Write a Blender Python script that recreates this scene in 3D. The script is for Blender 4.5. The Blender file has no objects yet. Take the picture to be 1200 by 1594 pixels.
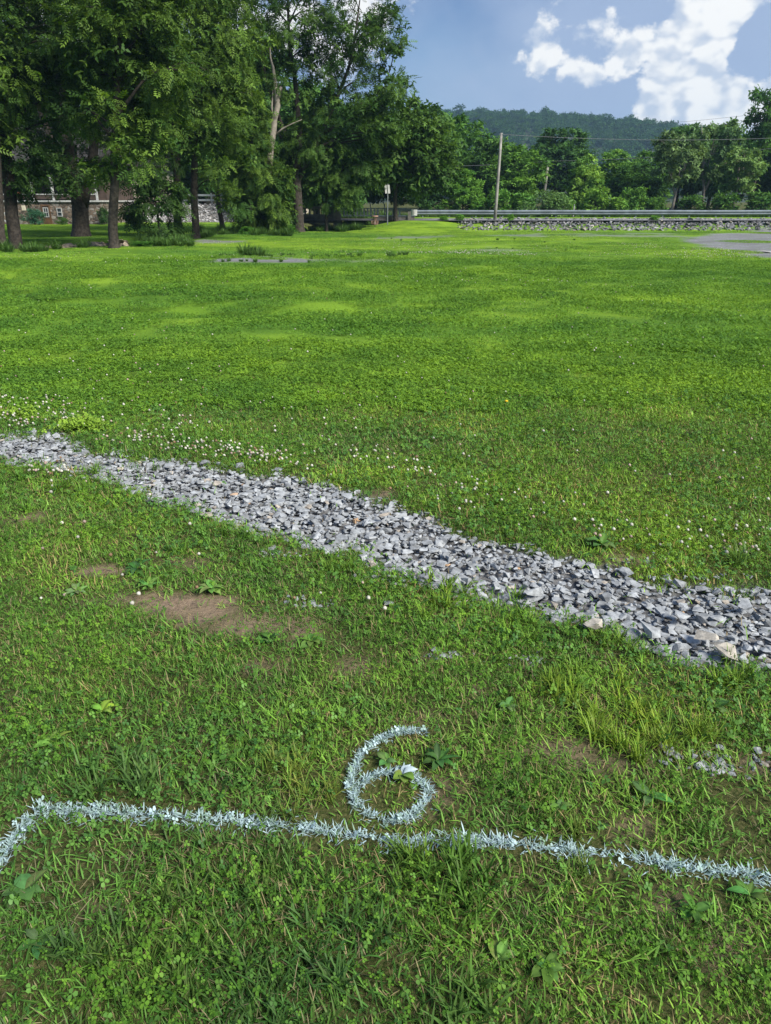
import bpy, bmesh, math, random
import numpy as np
from mathutils import Vector, Matrix

SC = bpy.context.scene
COL = SC.collection
R = math.radians
rng = np.random.default_rng(6)
random.seed(6)

# ------------------------------------------------------------------ camera
EYE, F = 1.6, 1107.0                      # eye height in metres, focal length in photo pixels (1200 x 1594)
PITCH = math.atan(484.0 / F)
cam = bpy.data.cameras.new('camera')
cam.sensor_fit = 'VERTICAL'; cam.sensor_height = 36.0; cam.lens = 36.0 * F / 1594.0
cam.clip_start = 0.05; cam.clip_end = 6000
co = bpy.data.objects.new('camera', cam); COL.objects.link(co)
co.location = (0, 0, EYE); co.rotation_euler = (math.pi / 2 - PITCH, 0, 0)
SC.camera = co
# ------------------------------------------------------------------ light
SUN_EL, SUN_AZ = R(42), R(128)            # azimuth clockwise from +Y: behind the camera, over its right shoulder
SUN_DIR = Vector((math.sin(SUN_AZ) * math.cos(SUN_EL), math.cos(SUN_AZ) * math.cos(SUN_EL), math.sin(SUN_EL)))
sun = bpy.data.lights.new('sun', 'SUN'); sun.energy = 4.3; sun.angle = R(24); sun.color = (1.0, 0.93, 0.82)
so = bpy.data.objects.new('sun', sun); COL.objects.link(so)
so.rotation_euler = SUN_DIR.to_track_quat('Z', 'Y').to_euler()
SC.view_settings.view_transform = 'Standard'; SC.view_settings.look = 'None'
SC.view_settings.exposure = 1.0; SC.view_settings.gamma = 1.0; SC.view_settings.use_curve_mapping = False
SC.cycles.max_bounces = 6; SC.cycles.diffuse_bounces = 3; SC.cycles.glossy_bounces = 2
SC.cycles.transmission_bounces = 3; SC.cycles.transparent_max_bounces = 4; SC.cycles.volume_bounces = 0
SC.cycles.use_denoising = True
SC.cycles.caustics_reflective = False; SC.cycles.caustics_refractive = False
CP, SP = math.cos(PITCH), math.sin(PITCH)

def ray(u, v):
    t = (797 - v) / F
    return ((u - 600) / F, CP + t * SP, -SP + t * CP)
def at_y(u, v, y):
    d = ray(u, v); k = y / d[1]
    return Vector((d[0] * k, y, EYE + d[2] * k))
def ground_at(u, v, z=0.0):
    d = ray(u, v); k = (z - EYE) / d[2]
    return Vector((d[0] * k, d[1] * k, z))
def proj(x, y, z):
    zz = z - EYE
    dep = np.maximum(y * CP - zz * SP, 0.05)
    return 600 + F * x / dep, 797 - F * (y * SP + zz * CP) / dep
def ppm(y):                                # photo pixels per metre at ground distance y
    return F / (y * CP + EYE * SP)

# ------------------------------------------------------------------ node helpers
def nd(nt, typ, **kw):
    n = nt.nodes.new(typ)
    for k, v in kw.items():
        if k.startswith('_'): n.inputs[k[1:].replace('_', ' ')].default_value = v
        else: setattr(n, k, v)
    return n
def lk(nt, a, b): nt.links.new(a, b)
def math_n(nt, op, a, b=None, c=None, clamp=False):
    n = nt.nodes.new('ShaderNodeMath'); n.operation = op; n.use_clamp = clamp
    for i, x in enumerate((a, b, c)):
        if x is None: continue
        if isinstance(x, (int, float)): n.inputs[i].default_value = x
        else: nt.links.new(x, n.inputs[i])
    return n.outputs[0]
def maprange(nt, x, a, b, c=0.0, d=1.0, smooth=True):
    n = nt.nodes.new('ShaderNodeMapRange')
    n.interpolation_type = 'SMOOTHSTEP' if smooth else 'LINEAR'
    nt.links.new(x, n.inputs['Value'])
    for k, v in (('From Min', a), ('From Max', b), ('To Min', c), ('To Max', d)): n.inputs[k].default_value = v
    return n.outputs['Result']
def mixc(nt, fac, a, b, blend='MIX'):
    n = nt.nodes.new('ShaderNodeMix'); n.data_type = 'RGBA'; n.blend_type = blend
    def put(sock, x):
        if isinstance(x, (int, float)): sock.default_value = x
        elif isinstance(x, tuple): sock.default_value = (*x[:3], 1.0)
        else: nt.links.new(x, sock)
    put(n.inputs[0], fac); put(n.inputs[6], a); put(n.inputs[7], b)
    return n.outputs[2]
def noise(nt, vec, scale, detail=4, rough=0.55, dist=0.0):
    n = nt.nodes.new('ShaderNodeTexNoise')
    n.inputs['Scale'].default_value = scale; n.inputs['Detail'].default_value = detail
    n.inputs['Roughness'].default_value = rough; n.inputs['Distortion'].default_value = dist
    if vec is not None: nt.links.new(vec, n.inputs['Vector'])
    return n.outputs['Fac']

# ------------------------------------------------------------------ sky
W = bpy.data.worlds.new('World'); SC.world = W; W.use_nodes = True
W.cycles.sampling_method = 'MANUAL'; W.cycles.sample_map_resolution = 256
nt = W.node_tree; nt.nodes.clear()
out = nd(nt, 'ShaderNodeOutputWorld'); bg = nd(nt, 'ShaderNodeBackground'); bg.inputs['Strength'].default_value = 0.075
lk(nt, bg.outputs[0], out.inputs[0])
sky = nd(nt, 'ShaderNodeTexSky', sky_type='NISHITA'); sky.sun_disc = False
sky.sun_elevation = SUN_EL; sky.sun_rotation = SUN_AZ; sky.altitude = 200; sky.dust_density = 1.4; sky.air_density = 1.0
tc = nd(nt, 'ShaderNodeTexCoord'); D = tc.outputs['Generated']
def vadd(a, v):
    n = nd(nt, 'ShaderNodeVectorMath', operation='ADD'); lk(nt, a, n.inputs[0]); n.inputs[1].default_value = v
    return n.outputs[0]
def vmul(a, v):
    n = nd(nt, 'ShaderNodeVectorMath', operation='MULTIPLY'); lk(nt, a, n.inputs[0]); n.inputs[1].default_value = v
    return n.outputs[0]
def vdist(a, v):
    n = nd(nt, 'ShaderNodeVectorMath', operation='DISTANCE'); lk(nt, a, n.inputs[0]); n.inputs[1].default_value = v
    return n.outputs['Value']
SQ = (1.0, 1.0, 1.35)
Ds = vmul(D, SQ)
# blue sky under a thin grey-blue veil
skyc = mixc(nt, 1.0, sky.outputs[0], (0.55, 0.66, 0.80), 'MULTIPLY')
veil_n = noise(nt, Ds, 2.1, 5, 0.55)
veil = maprange(nt, veil_n, 0.25, 0.50)
veil_c = mixc(nt, maprange(nt, noise(nt, Ds, 5.0, 6, 0.6), .3, .7), (1.05, 1.80, 3.45), (2.2, 2.95, 4.45))
base = mixc(nt, math_n(nt, 'MULTIPLY', veil, 0.92), skyc, veil_c)
# cumulus: fractal noise plus the banks that stand over the ridge
warp = nd(nt, 'ShaderNodeTexNoise'); warp.inputs['Scale'].default_value = 7.0; warp.inputs['Detail'].default_value = 3; lk(nt, Ds, warp.inputs['Vector'])
wv = nd(nt, 'ShaderNodeVectorMath', operation='MULTIPLY_ADD'); lk(nt, warp.outputs['Color'], wv.inputs[0]); wv.inputs[1].default_value = (.06, .06, .06); lk(nt, Ds, wv.inputs[2])
Dw = wv.outputs[0]
def puffs(vec):
    """cauliflower relief: rounded cells at several sizes, plus fractal noise"""
    tot = None
    for sc_, wt in ((17.0, .50), (39.0, .34), (88.0, .17)):
        vn = nd(nt, 'ShaderNodeTexVoronoi', feature='F1'); vn.inputs['Scale'].default_value = sc_; lk(nt, vec, vn.inputs['Vector'])
        q = math_n(nt, 'MULTIPLY', math_n(nt, 'SUBTRACT', 0.45, vn.outputs['Distance']), wt); tot = q if tot is None else math_n(nt, 'ADD', tot, q)
    return tot
p1 = puffs(Dw)
n1 = math_n(nt, 'ADD', math_n(nt, 'MULTIPLY', p1, .42), math_n(nt, 'MULTIPLY', math_n(nt, 'SUBTRACT', noise(nt, Ds, 19.0, 8, 0.64), 0.5), 1.15))
p2 = puffs(vadd(Dw, tuple(0.016 * c for c in (SUN_DIR.x * .6 + .35, SUN_DIR.y * .4, SUN_DIR.z * 1.35))))
big = noise(nt, Ds, 2.6, 2, 0.5)
field = math_n(nt, 'MULTIPLY', math_n(nt, 'SUBTRACT', big, 0.58), 0.9)
banks = [  # u, v, radius in px, weight: tower over the far end of the ridge, and the ragged clouds beside it
    (1060, 150, 60, .62), (1028, 160, 46, .56), (1085, 105, 58, .60), (1105, 55, 54, .58), (1135, 10, 62, .58), (1165, -40, 80, .58), (1150, 150, 60, .60), (1195, 145, 54, .58), (1270, 160, 80, .55), (1010, 145, 30, .36), (1100, 175, 64, .56), (1050, 190, 54, .46),
    (812, 75, 36, .32), (850, 85, 46, .36), (890, 100, 46, .34), (915, 120, 38, .33), (905, 72, 34, .32), (938, 60, 36, .34), (968, 85, 42, .33), (990, 70, 34, .30), (1015, 75, 30, .24),
    (730, 105, 36, .30), (748, 112, 30, .18), (752, 20, 30, .27), (788, 36, 26, .2), (960, 45, 24, .22), (570, 10, 70, .34), (520, 60, 70, .28), (400, 40, 90, .28), (60, 60, 90, .32), (250, 20, 90, .28)]
clear = [(1192, 68, 62, .55), (800, 168, 120, .22), (690, 60, 60, .2), (965, 160, 56, .2)]
acc = None
acc = field
for lst, sgn in ((banks, 1), (clear, -1)):
    for (u, v, r, w) in lst:
        c = Vector(ray(u, v)).normalized()
        m = maprange(nt, vdist(D, c), 0.0, r * (1.3 if sgn < 0 else 1.62 if w > .45 else 1.6) / F, sgn * w * 1.4, 0.0)
        if acc is None: acc = m
        else: acc = math_n(nt, 'MAXIMUM' if sgn > 0 else 'ADD', acc, m)
dens = math_n(nt, 'ADD', n1, acc)
mask = maprange(nt, dens, 0.15, 0.33)
lit = maprange(nt, math_n(nt, 'ADD', math_n(nt, 'SUBTRACT', p1, p2), math_n(nt, 'MULTIPLY', dens, .25)), -0.12, 0.24)
cl = mixc(nt, lit, (4.0, 4.5, 5.4), (7.2, 7.15, 6.95))
# pale grey outer cloud spreading from the tower
pale = maprange(nt, math_n(nt, 'ADD', maprange(nt, vdist(D, Vector(ray(1020, 60)).normalized()), 0.02, 0.26, .55, 0.0), math_n(nt, 'ADD', math_n(nt, 'MULTIPLY', noise(nt, Ds, 5.0, 4, 0.58), 1.0), math_n(nt, 'MULTIPLY', field, 0.6))), 0.26, 0.86)
base = mixc(nt, math_n(nt, 'MULTIPLY', pale, 0.8), base, (2.7, 3.4, 4.8))
fin = mixc(nt, math_n(nt, 'MULTIPLY', mask, 0.95), base, cl)
lk(nt, fin, bg.inputs['Color'])

# ------------------------------------------------------------------ material helpers
def new_mat(name):
    m = bpy.data.materials.new(name); m.use_nodes = True
    m.node_tree.nodes.clear()
    o = m.node_tree.nodes.new('ShaderNodeOutputMaterial')
    return m, m.node_tree, o
def principled(nt, o, rough=0.7, spec=0.3):
    b = nt.nodes.new('ShaderNodeBsdfPrincipled'); b.inputs['Roughness'].default_value = rough
    b.inputs['Specular IOR Level'].default_value = spec
    nt.links.new(b.outputs[0], o.inputs['Surface'])
    return b
def bump(nt, b, h, strength=0.4, dist=0.02):
    n = nt.nodes.new('ShaderNodeBump'); n.inputs['Strength'].default_value = strength; n.inputs['Distance'].default_value = dist
    nt.links.new(h, n.inputs['Height']); nt.links.new(n.outputs[0], b.inputs['Normal'])
def simple(name, col, rough=0.6, var=0.25, scale=6.0, metallic=0.0, spec=0.3, bmp=0.0, col2=None):
    m, nt, o = new_mat(name); b = principled(nt, o, rough, spec); b.inputs['Metallic'].default_value = metallic
    t = nd(nt, 'ShaderNodeTexCoord')
    f = noise(nt, t.outputs['Object'], scale, 6, 0.62)
    c2 = col2 or tuple(c * (1 - var) * 0.75 for c in col)
    lk(nt, mixc(nt, maprange(nt, f, 0.32, 0.68), c2, col), b.inputs['Base Color'])
    if bmp: bump(nt, b, f, bmp, 0.03)
    return m
def leaf_mat(name, trans=0.3, rough=0.5, pos_var=False, obj_var=0.0, spec=0.10, tcol=(1.25, 1.2, 0.5)):
    """Leaves and blades: colour from the mesh's own 'col' attribute."""
    m, nt, o = new_mat(name)
    b = nt.nodes.new('ShaderNodeBsdfPrincipled'); b.inputs['Roughness'].default_value = rough; b.inputs['Specular IOR Level'].default_value = spec
    tr = nt.nodes.new('ShaderNodeBsdfTranslucent'); mx = nt.nodes.new('ShaderNodeMixShader'); mx.inputs[0].default_value = trans
    a = nd(nt, 'ShaderNodeAttribute', attribute_name='col')
    c = a.outputs['Color']
    if pos_var:                            # lawn: patches of yellower and bluer green, mown bands
        g = nd(nt, 'ShaderNodeNewGeometry'); p = g.outputs['Position']
        sq = nd(nt, 'ShaderNodeMapping'); sq.inputs['Scale'].default_value = (0.26, 1.0, 1.0); lk(nt, p, sq.inputs['Vector'])
        big = noise(nt, sq.outputs[0], 0.22, 4, 0.6); med = noise(nt, p, 1.1, 4, 0.6); fine = noise(nt, p, 5.0, 3, 0.6)
        c = mixc(nt, 1.0, c, mixc(nt, maprange(nt, big, 0.34, 0.66), (0.74, 0.84, 0.87), (1.30, 1.18, 0.9)), 'MULTIPLY')
        c = mixc(nt, 1.0, c, mixc(nt, maprange(nt, med, 0.3, 0.7), (0.75, 0.80, 0.9), (1.2, 1.12, 1.0)), 'MULTIPLY')
        c = mixc(nt, 1.0, c, mixc(nt, maprange(nt, fine, 0.3, 0.7), (0.8, 0.84, 0.9), (1.15, 1.1, 1.0)), 'MULTIPLY')
    if obj_var:
        oi = nd(nt, 'ShaderNodeObjectInfo')
        c = mixc(nt, 1.0, c, oi.outputs['Color'], 'MULTIPLY')
    lk(nt, c, b.inputs['Base Color'])
    lk(nt, mixc(nt, 1.0, c, tcol, 'MULTIPLY'), tr.inputs['Color'])
    lk(nt, b.outputs[0], mx.inputs[1]); lk(nt, tr.outputs[0], mx.inputs[2]); lk(nt, mx.outputs[0], o.inputs['Surface'])
    return m
def attr_mat(name, rough=0.8, spec=0.3, objcol=False, bscale=30.0, bstr=0.5, bdist=0.01, var=0.35):
    """Stones: own colour per stone (attribute or object colour), mottled."""
    m, nt, o = new_mat(name); b = principled(nt, o, rough, spec)
    if objcol: c = nd(nt, 'ShaderNodeObjectInfo').outputs['Color']
    else: c = nd(nt, 'ShaderNodeAttribute', attribute_name='col').outputs['Color']
    g = nd(nt, 'ShaderNodeNewGeometry')
    f = noise(nt, g.outputs['Position'], bscale, 7, 0.65)
    c = mixc(nt, 1.0, c, mixc(nt, maprange(nt, f, 0.3, 0.7), (1 - var,) * 3, (1 + var * 0.8,) * 3), 'MULTIPLY')
    lk(nt, c, b.inputs['Base Color']); bump(nt, b, f, bstr, bdist)
    return m
MAT = {}
MAT['grass'] = leaf_mat('grass_blades', 0.20, 0.45, True)
MAT['patch'] = leaf_mat('lawn_blades', 0.28, 0.5, True)
MAT['leaf'] = leaf_mat('tree_leaves', 0.30, 0.5, False, 1.0)
MAT['weed'] = leaf_mat('weed_leaves', 0.25, 0.4)
MAT['flower'] = leaf_mat('clover_blossom', 0.3, 0.7, tcol=(1, 1, 1))
MAT['paint'] = leaf_mat('painted_blades', 0.12, 0.6, tcol=(1, 1, 1))
MAT['stone'] = attr_mat('crushed_stone_fill', objcol=False)
MAT['stone_o'] = attr_mat('crushed_stone', objcol=True)
MAT['rock'] = attr_mat('bank_rock_fill', bscale=6, bdist=0.05)
MAT['rock_o'] = attr_mat('bank_rock', objcol=True, bscale=6, bdist=0.05)
MAT['bark'] = simple('bark', (0.062, 0.053, 0.044), 0.9, 0.6, 9.0, bmp=0.8)
MAT['bark_pale'] = simple('pale_bark', (0.34, 0.31, 0.27), 0.9, 0.35, 4.0, bmp=0.5)
MAT['deadwood'] = simple('bare_dead_wood', (0.30, 0.27, 0.235), 0.85, 0.4, 3.0, bmp=0.5)
MAT['pole'] = simple('weathered_pole', (0.31, 0.30, 0.285), 0.85, 0.3, 3.0)
MAT['concrete'] = simple('old_concrete', (0.20, 0.19, 0.175), 0.9, 0.4, 2.2, bmp=0.3)
MAT['steel'] = simple('galvanised_steel', (0.20, 0.235, 0.27), 0.5, 0.15, 1.5, metallic=0.25)
MAT['steel_dark'] = simple('weathered_steel', (0.22, 0.25, 0.27), 0.6, 0.2, 2.0, metallic=0.2)
MAT['white'] = simple('white_paint', (0.42, 0.43, 0.43), 0.5, 0.12, 3.0)
MAT['cream'] = simple('cream_siding', (0.55, 0.50, 0.40), 0.7, 0.15, 1.0)
MAT['wire'] = simple('wire', (0.16, 0.17, 0.18), 0.5)
MAT['glass'] = simple('window_glass', (0.03, 0.04, 0.05), 0.08, 0.2, 1.0, spec=0.6)
MAT['wood'] = simple('varnished_wood', (0.13, 0.075, 0.04), 0.5, 0.3, 3.0)
MAT['orange'] = simple('faded_orange_paint', (0.33, 0.20, 0.15), 0.6, 0.25, 8.0)
MAT['roof'] = simple('roof_shingle', (0.04, 0.038, 0.036), 0.9, 0.4, 5.0)
MAT['brown'] = simple('dark_brown_siding', (0.075, 0.055, 0.045), 0.8, 0.3, 2.0)
MAT['terracotta'] = simple('terracotta', (0.45, 0.16, 0.09), 0.8, 0.2, 5.0)

# ------------------------------------------------------------------ mesh helpers
def mesh_np(name, V, T, col=None, flat=False):
    V = np.asarray(V, np.float32); T = np.asarray(T, np.int32)
    me = bpy.data.meshes.new(name)
    me.vertices.add(len(V)); me.vertices.foreach_set('co', V.ravel())
    me.loops.add(T.size); me.loops.foreach_set('vertex_index', T.ravel())
    me.polygons.add(len(T)); me.polygons.foreach_set('loop_start', np.arange(len(T), dtype=np.int32) * T.shape[1])
    if col is not None:
        c = np.ones((len(V), 4), np.float32); c[:, :3] = col
        me.attributes.new('col', 'FLOAT_COLOR', 'POINT').data.foreach_set('color', c.ravel())
    me.update(calc_edges=True)
    if flat: me.shade_flat()
    return me
def link(name, me, mat=None, parent=None, loc=None):
    o = bpy.data.objects.new(name, me); COL.objects.link(o)
    if mat is not None and me is not None and not me.materials: me.materials.append(mat)
    if parent is not None: o.parent = parent
    if loc is not None: o.location = loc
    return o
def tag(o, label=None, cat=None, group=None, kind=None):
    if label: o['label'] = label
    if cat: o['category'] = cat
    if group: o['group'] = group
    if kind: o['kind'] = kind
    return o
def thing(name, label, cat, loc=(0, 0, 0), rotz=0.0, group=None):
    o = bpy.data.objects.new(name, None); COL.objects.link(o); o.location = loc; o.rotation_euler = (0, 0, rotz)
    o.empty_display_size = 0.2
    return tag(o, label, cat, group)
class MB:
    """Collects boxes, prisms and tubes into one mesh."""
    def __init__(s): s.v = []; s.f = []
    def add(s, V, Fc):
        k = len(s.v); s.v += [tuple(p) for p in V]; s.f += [tuple(i + k for i in f) for f in Fc]; return s
    def box(s, x0, x1, y0, y1, z0, z1):
        V = [(x, y, z) for x in (x0, x1) for y in (y0, y1) for z in (z0, z1)]
        return s.add(V, [(0, 1, 3, 2), (4, 6, 7, 5), (0, 4, 5, 1), (2, 3, 7, 6), (0, 2, 6, 4), (1, 5, 7, 3)])
    def bar(s, a, b, w, h):
        a = Vector(a); b = Vector(b); d = (b - a).normalized()
        sd = d.cross(Vector((0, 0, 1))); sd = sd.normalized() if sd.length > 1e-4 else Vector((1, 0, 0)); up = sd.cross(d)
        V = [p + sd * i * w / 2 + up * j * h / 2 for p in (a, b) for i, j in ((-1, -1), (1, -1), (1, 1), (-1, 1))]
        return s.add(V, [(0, 1, 2, 3), (7, 6, 5, 4), (0, 4, 5, 1), (1, 5, 6, 2), (2, 6, 7, 3), (3, 7, 4, 0)])
    def tube(s, pts, rad, n=8, cap=True, rough=0.0, seed=0):
        rr = random.Random(seed); P = [Vector(p) for p in pts]; k = len(s.v)
        ref = Vector((0.13, 1, 0.07)).normalized()
        for i, p in enumerate(P):
            d = (P[min(i + 1, len(P) - 1)] - P[max(i - 1, 0)]).normalized()
            a = d.cross(ref); a = a.normalized() if a.length > 1e-3 else Vector((1, 0, 0)); b = d.cross(a)
            for j in range(n):
                t = 2 * math.pi * j / n; q = rad[i] * (1 + rough * rr.uniform(-1, 1))
                s.v.append(tuple(p + a * math.cos(t) * q + b * math.sin(t) * q))
        for i in range(len(P) - 1):
            for j in range(n):
                s.f.append((k + i * n + j, k + i * n + (j + 1) % n, k + (i + 1) * n + (j + 1) % n, k + (i + 1) * n + j))
        if cap:
            s.f.append(tuple(k + j for j in range(n))[::-1]); s.f.append(tuple(k + (len(P) - 1) * n + j for j in range(n)))
        return s
    def build(s, name, mat, parent=None, smooth=False, loc=None):
        me = bpy.data.meshes.new(name); me.from_pydata(s.v, [], s.f); me.update()
        if smooth: me.shade_smooth()
        return link(name, me, mat, parent, loc)

# smooth value noise for placing things (numpy)
_lat = np.random.default_rng(77).random((64, 64))
def vnoise(x, y, s, seed=0):
    X = np.asarray(x) * s + seed * 13.37; Y = np.asarray(y) * s + seed * 7.77
    i = np.floor(X).astype(int); j = np.floor(Y).astype(int); fx = X - i; fy = Y - j
    fx = fx * fx * (3 - 2 * fx); fy = fy * fy * (3 - 2 * fy)
    g = lambda a, b: _lat[a % 64, b % 64]
    return (g(i, j) * (1 - fx) + g(i + 1, j) * fx) * (1 - fy) + (g(i, j + 1) * (1 - fx) + g(i + 1, j + 1) * fx) * fy
def fbm(x, y, s, seed=0): return 0.55 * vnoise(x, y, s, seed) + 0.3 * vnoise(x, y, s * 2.1, seed + 3) + 0.15 * vnoise(x, y, s * 4.3, seed + 5)
def sstep(a, b, x):
    t = np.clip((np.asarray(x, float) - a) / (b - a), 0, 1); return t * t * (3 - 2 * t)
def poly_dist(x, y, P):
    """distance of points to a polyline P"""
    x = np.asarray(x, float); y = np.asarray(y, float); best = np.full(np.shape(x), 1e9)
    for (ax, ay), (bx, by) in zip(P[:-1], P[1:]):
        dx, dy = bx - ax, by - ay; t = np.clip(((x - ax) * dx + (y - ay) * dy) / (dx * dx + dy * dy + 1e-12), 0, 1)
        best = np.minimum(best, np.hypot(x - ax - t * dx, y - ay - t * dy))
    return best
def in_poly(u, v, P):
    u = np.asarray(u, float); v = np.asarray(v, float); ins = np.zeros(np.shape(u), bool)
    for (x1, y1), (x2, y2) in zip(P, P[1:] + P[:1]):
        c = ((y1 > v) != (y2 > v)) & (u < (x2 - x1) * (v - y1) / (y2 - y1 + 1e-12) + x1); ins ^= c
    return ins

# ------------------------------------------------------------------ terrain
CREEK = [(-60, 27.6), (-16, 28.4), (-11.6, 30.2), (-11.0, 34), (-10.4, 38), (-8.2, 43), (-5, 47.2), (-4.2, 53), (-4, 75)]
ROAD_N, ROAD_F, ROAD_ZN, ROAD_ZF = 47.0, 54.6, 0.60, 0.46
def H(x, y):
    x = np.asarray(x, float); y = np.asarray(y, float)
    z = (fbm(x, y, 0.16, 1) - 0.5) * 0.16 * sstep(5, 14, y) + (fbm(x, y, 0.55, 2) - 0.5) * 0.05 * sstep(4, 9, y)
    # shallow swale curving over the left of the field
    sw = np.hypot((x + 1.5) / 1.0, (y - 19.0) / 1.0)
    z = z - 0.15 * np.exp(-((sw - 7.4) / 0.5) ** 2) * sstep(1.5, -1.5, x - 1.0) + 0.09 * sstep(8.2, 4, sw)
    w = sstep(-2.6, 1.2, x)
    y0 = 44.6 - 5.0 * sstep(4.6, 1.5, x)
    ramp = sstep(y0, 47.0, y) * w * 0.56
    z = z * (1 - sstep(40, 46, y)) + ramp - 0.25 * sstep(54.5, 58, y) * w
    d = poly_dist(x, y, CREEK)
    z = z - 1.15 * np.exp(-(d / 1.35) ** 4)
    z = z + 0.9 * sstep(62, 95, y)
    return z
def Hs(x, y): return float(H(np.array([x]), np.array([y]))[0])

# edges of the stone strip, photo pixels -> ground
UP = [(-400, 640), (-150, 660), (0, 672), (100, 676), (150, 700), (250, 712), (330, 722), (430, 735), (520, 755), (590, 775), (640, 790), (700, 815), (750, 838), (830, 850), (900, 870), (960, 885), (1050, 905), (1130, 912), (1200, 918), (1400, 945), (1700, 985), (2300, 1065)]
LO = [(-400, 668), (-150, 700), (0, 722), (60, 725), (120, 735), (180, 755), (230, 778), (290, 792), (350, 815), (410, 835), (480, 850), (540, 870), (600, 890), (660, 910), (710, 925), (760, 940), (850, 960), (900, 970), (960, 985), (1020, 1015), (1080, 1035), (1200, 1045), (1400, 1085), (1700, 1150), (2300, 1280)]
UPu = np.array(UP, float); LOu = np.array(LO, float)
def strip_side(u, v):
    """signed photo-pixel margins: (below upper edge, above lower edge); both > 0 inside the stones"""
    return v - np.interp(u, UPu[:, 0], UPu[:, 1]), np.interp(u, LOu[:, 0], LOu[:, 1]) - v

LOT = [(1062, 372), (1110, 364), (1200, 359), (1700, 354), (1700, 436), (1200, 402), (1165, 399), (1135, 390), (1085, 381)]
TRACK = [(555, 370.5), (700, 366.5), (900, 363.5), (1060, 362), (1060, 371), (900, 368.5), (700, 370), (600, 373), (555, 373)]
def gravel_mask(x, y):
    """0..1: loose gravel on the ground (parking lot, track, two bare patches)"""
    u, v = proj(x, y, H(x, y)); n = (fbm(x, y, 0.7, 9) - 0.5); n2 = fbm(x, y, 2.2, 4) - .5
    uu = u + n * 26; vv = v + n * 7 + n2 * 4
    m = in_poly(uu, vv, LOT).astype(float)
    m = np.maximum(m, in_poly(uu, v + n * 3 + n2 * 3, TRACK) * 0.6)
    for (cu, cv, ru, rv, s) in ((400, 407, 88, 7, 1), (335, 375.5, 42, 3.6, .9), (470, 409, 40, 4, .7), (560, 405, 90, 3.5, .45), (800, 388, 60, 2.5, .4)):
        m = np.maximum(m, s * ((((uu - cu) / ru) ** 2 + ((v + n * 5 + n2 * 4 - cv) / rv) ** 2) < 1))
    return m
BARE = [(275, 938, 98, 18, 1), (335, 957, 80, 13, 1), (415, 974, 110, 14, .95), (480, 992, 55, 11, 1), (155, 889, 42, 11, 1), (195, 897, 30, 8, .8), (430, 862, 28, 7, .9), (500, 945, 55, 8, .6),
        (825, 1028, 45, 12, .9), (700, 1020, 45, 8, .7), (560, 1040, 45, 20, .6), (430, 1030, 45, 14, .6), (1135, 1490, 52, 30, .9), (1060, 1405, 50, 24, .7), (1190, 1190, 40, 24, .7), (1120, 1200, 30, 10, .5),
        (870, 1175, 70, 28, .55), (60, 808, 34, 10, .8), (740, 1070, 40, 14, .6), (985, 870, 60, 14, .6), (590, 772, 30, 10, .8), (1000, 1290, 50, 20, .6), (690, 1235, 60, 30, .45),
        (960, 1190, 60, 20, .5), (140, 1400, 40, 20, .35), (300, 880, 40, 8, .6), (900, 1460, 60, 20, .3), (640, 1120, 40, 10, .5)]
def bare_mask(x, y):
    u, v = proj(x, y, 0 * np.asarray(x)); n = (fbm(x, y, 9.0, 5) - 0.5) + (vnoise(x, y, 38, 6) - .5) * .7; m = np.zeros(np.shape(u))
    for (cu, cv, ru, rv, s) in BARE:
        q = ((u - cu) / ru) ** 2 + ((v - cv) / rv) ** 2
        m = np.maximum(m, s * sstep(1.3, 0.5, q + n * 1.6))
    return m

def axis(a, b, s0, c, growth, smax):
    """graded coordinates from a to b, finest (s0) around c"""
    r = [c]; s = s0
    while r[-1] < b: r.append(min(b, r[-1] + s)); s = min(smax, s * growth)
    l = [c]; s = s0
    while l[-1] > a: l.append(max(a, l[-1] - s)); s = min(smax, s * growth)
    return np.array(l[::-1][:-1] + r)
gx = axis(-1500, 1500, 0.075, 0.0, 1.042, 200); gy = axis(-600, 2500, 0.07, 2.0, 1.026, 200)
XX, YY = np.meshgrid(gx, gy); xs, ys = XX.ravel(), YY.ravel()
zs = H(xs, ys)
u_, v_ = proj(xs, ys, zs); a_, b_ = strip_side(u_, v_)
front = (ys > 0.3) & (ys < 9)
inside = front & (a_ > 0) & (b_ > 0)
zs = zs - 0.035 * inside                                  # the stones lie in a shallow trench
ix = np.arange(len(gx) - 1); iy = np.arange(len(gy) - 1)
A, B = np.meshgrid(ix, iy); q = (B * len(gx) + A).ravel()
quads = np.stack([q, q + 1, q + 1 + len(gx), q + len(gx)], 1)
gm = gravel_mask(xs, ys) * (ys > 20)
soil = np.where(front, bare_mask(xs, ys), 0.0)
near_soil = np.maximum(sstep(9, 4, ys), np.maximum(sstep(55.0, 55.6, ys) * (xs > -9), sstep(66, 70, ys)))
me = mesh_np('ground', np.stack([xs, ys, zs], 1), quads, np.stack([soil, gm, inside * 1.0], 1))
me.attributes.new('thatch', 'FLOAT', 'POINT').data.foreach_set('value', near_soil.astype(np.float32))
m, nt, o = new_mat('field_ground'); b = principled(nt, o, 0.95, 0.1)
at = nd(nt, 'ShaderNodeAttribute', attribute_name='col'); sep = nd(nt, 'ShaderNodeSeparateColor'); lk(nt, at.outputs['Color'], sep.inputs[0])
g = nd(nt, 'ShaderNodeNewGeometry'); p = g.outputs['Position']
sq = nd(nt, 'ShaderNodeMapping'); sq.inputs['Scale'].default_value = (0.26, 1.0, 1.0); lk(nt, p, sq.inputs['Vector'])
turf = mixc(nt, maprange(nt, noise(nt, sq.outputs[0], 0.22, 4, 0.6), 0.34, 0.66), (0.072, 0.160, 0.016), (0.160, 0.270, 0.022))
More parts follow.
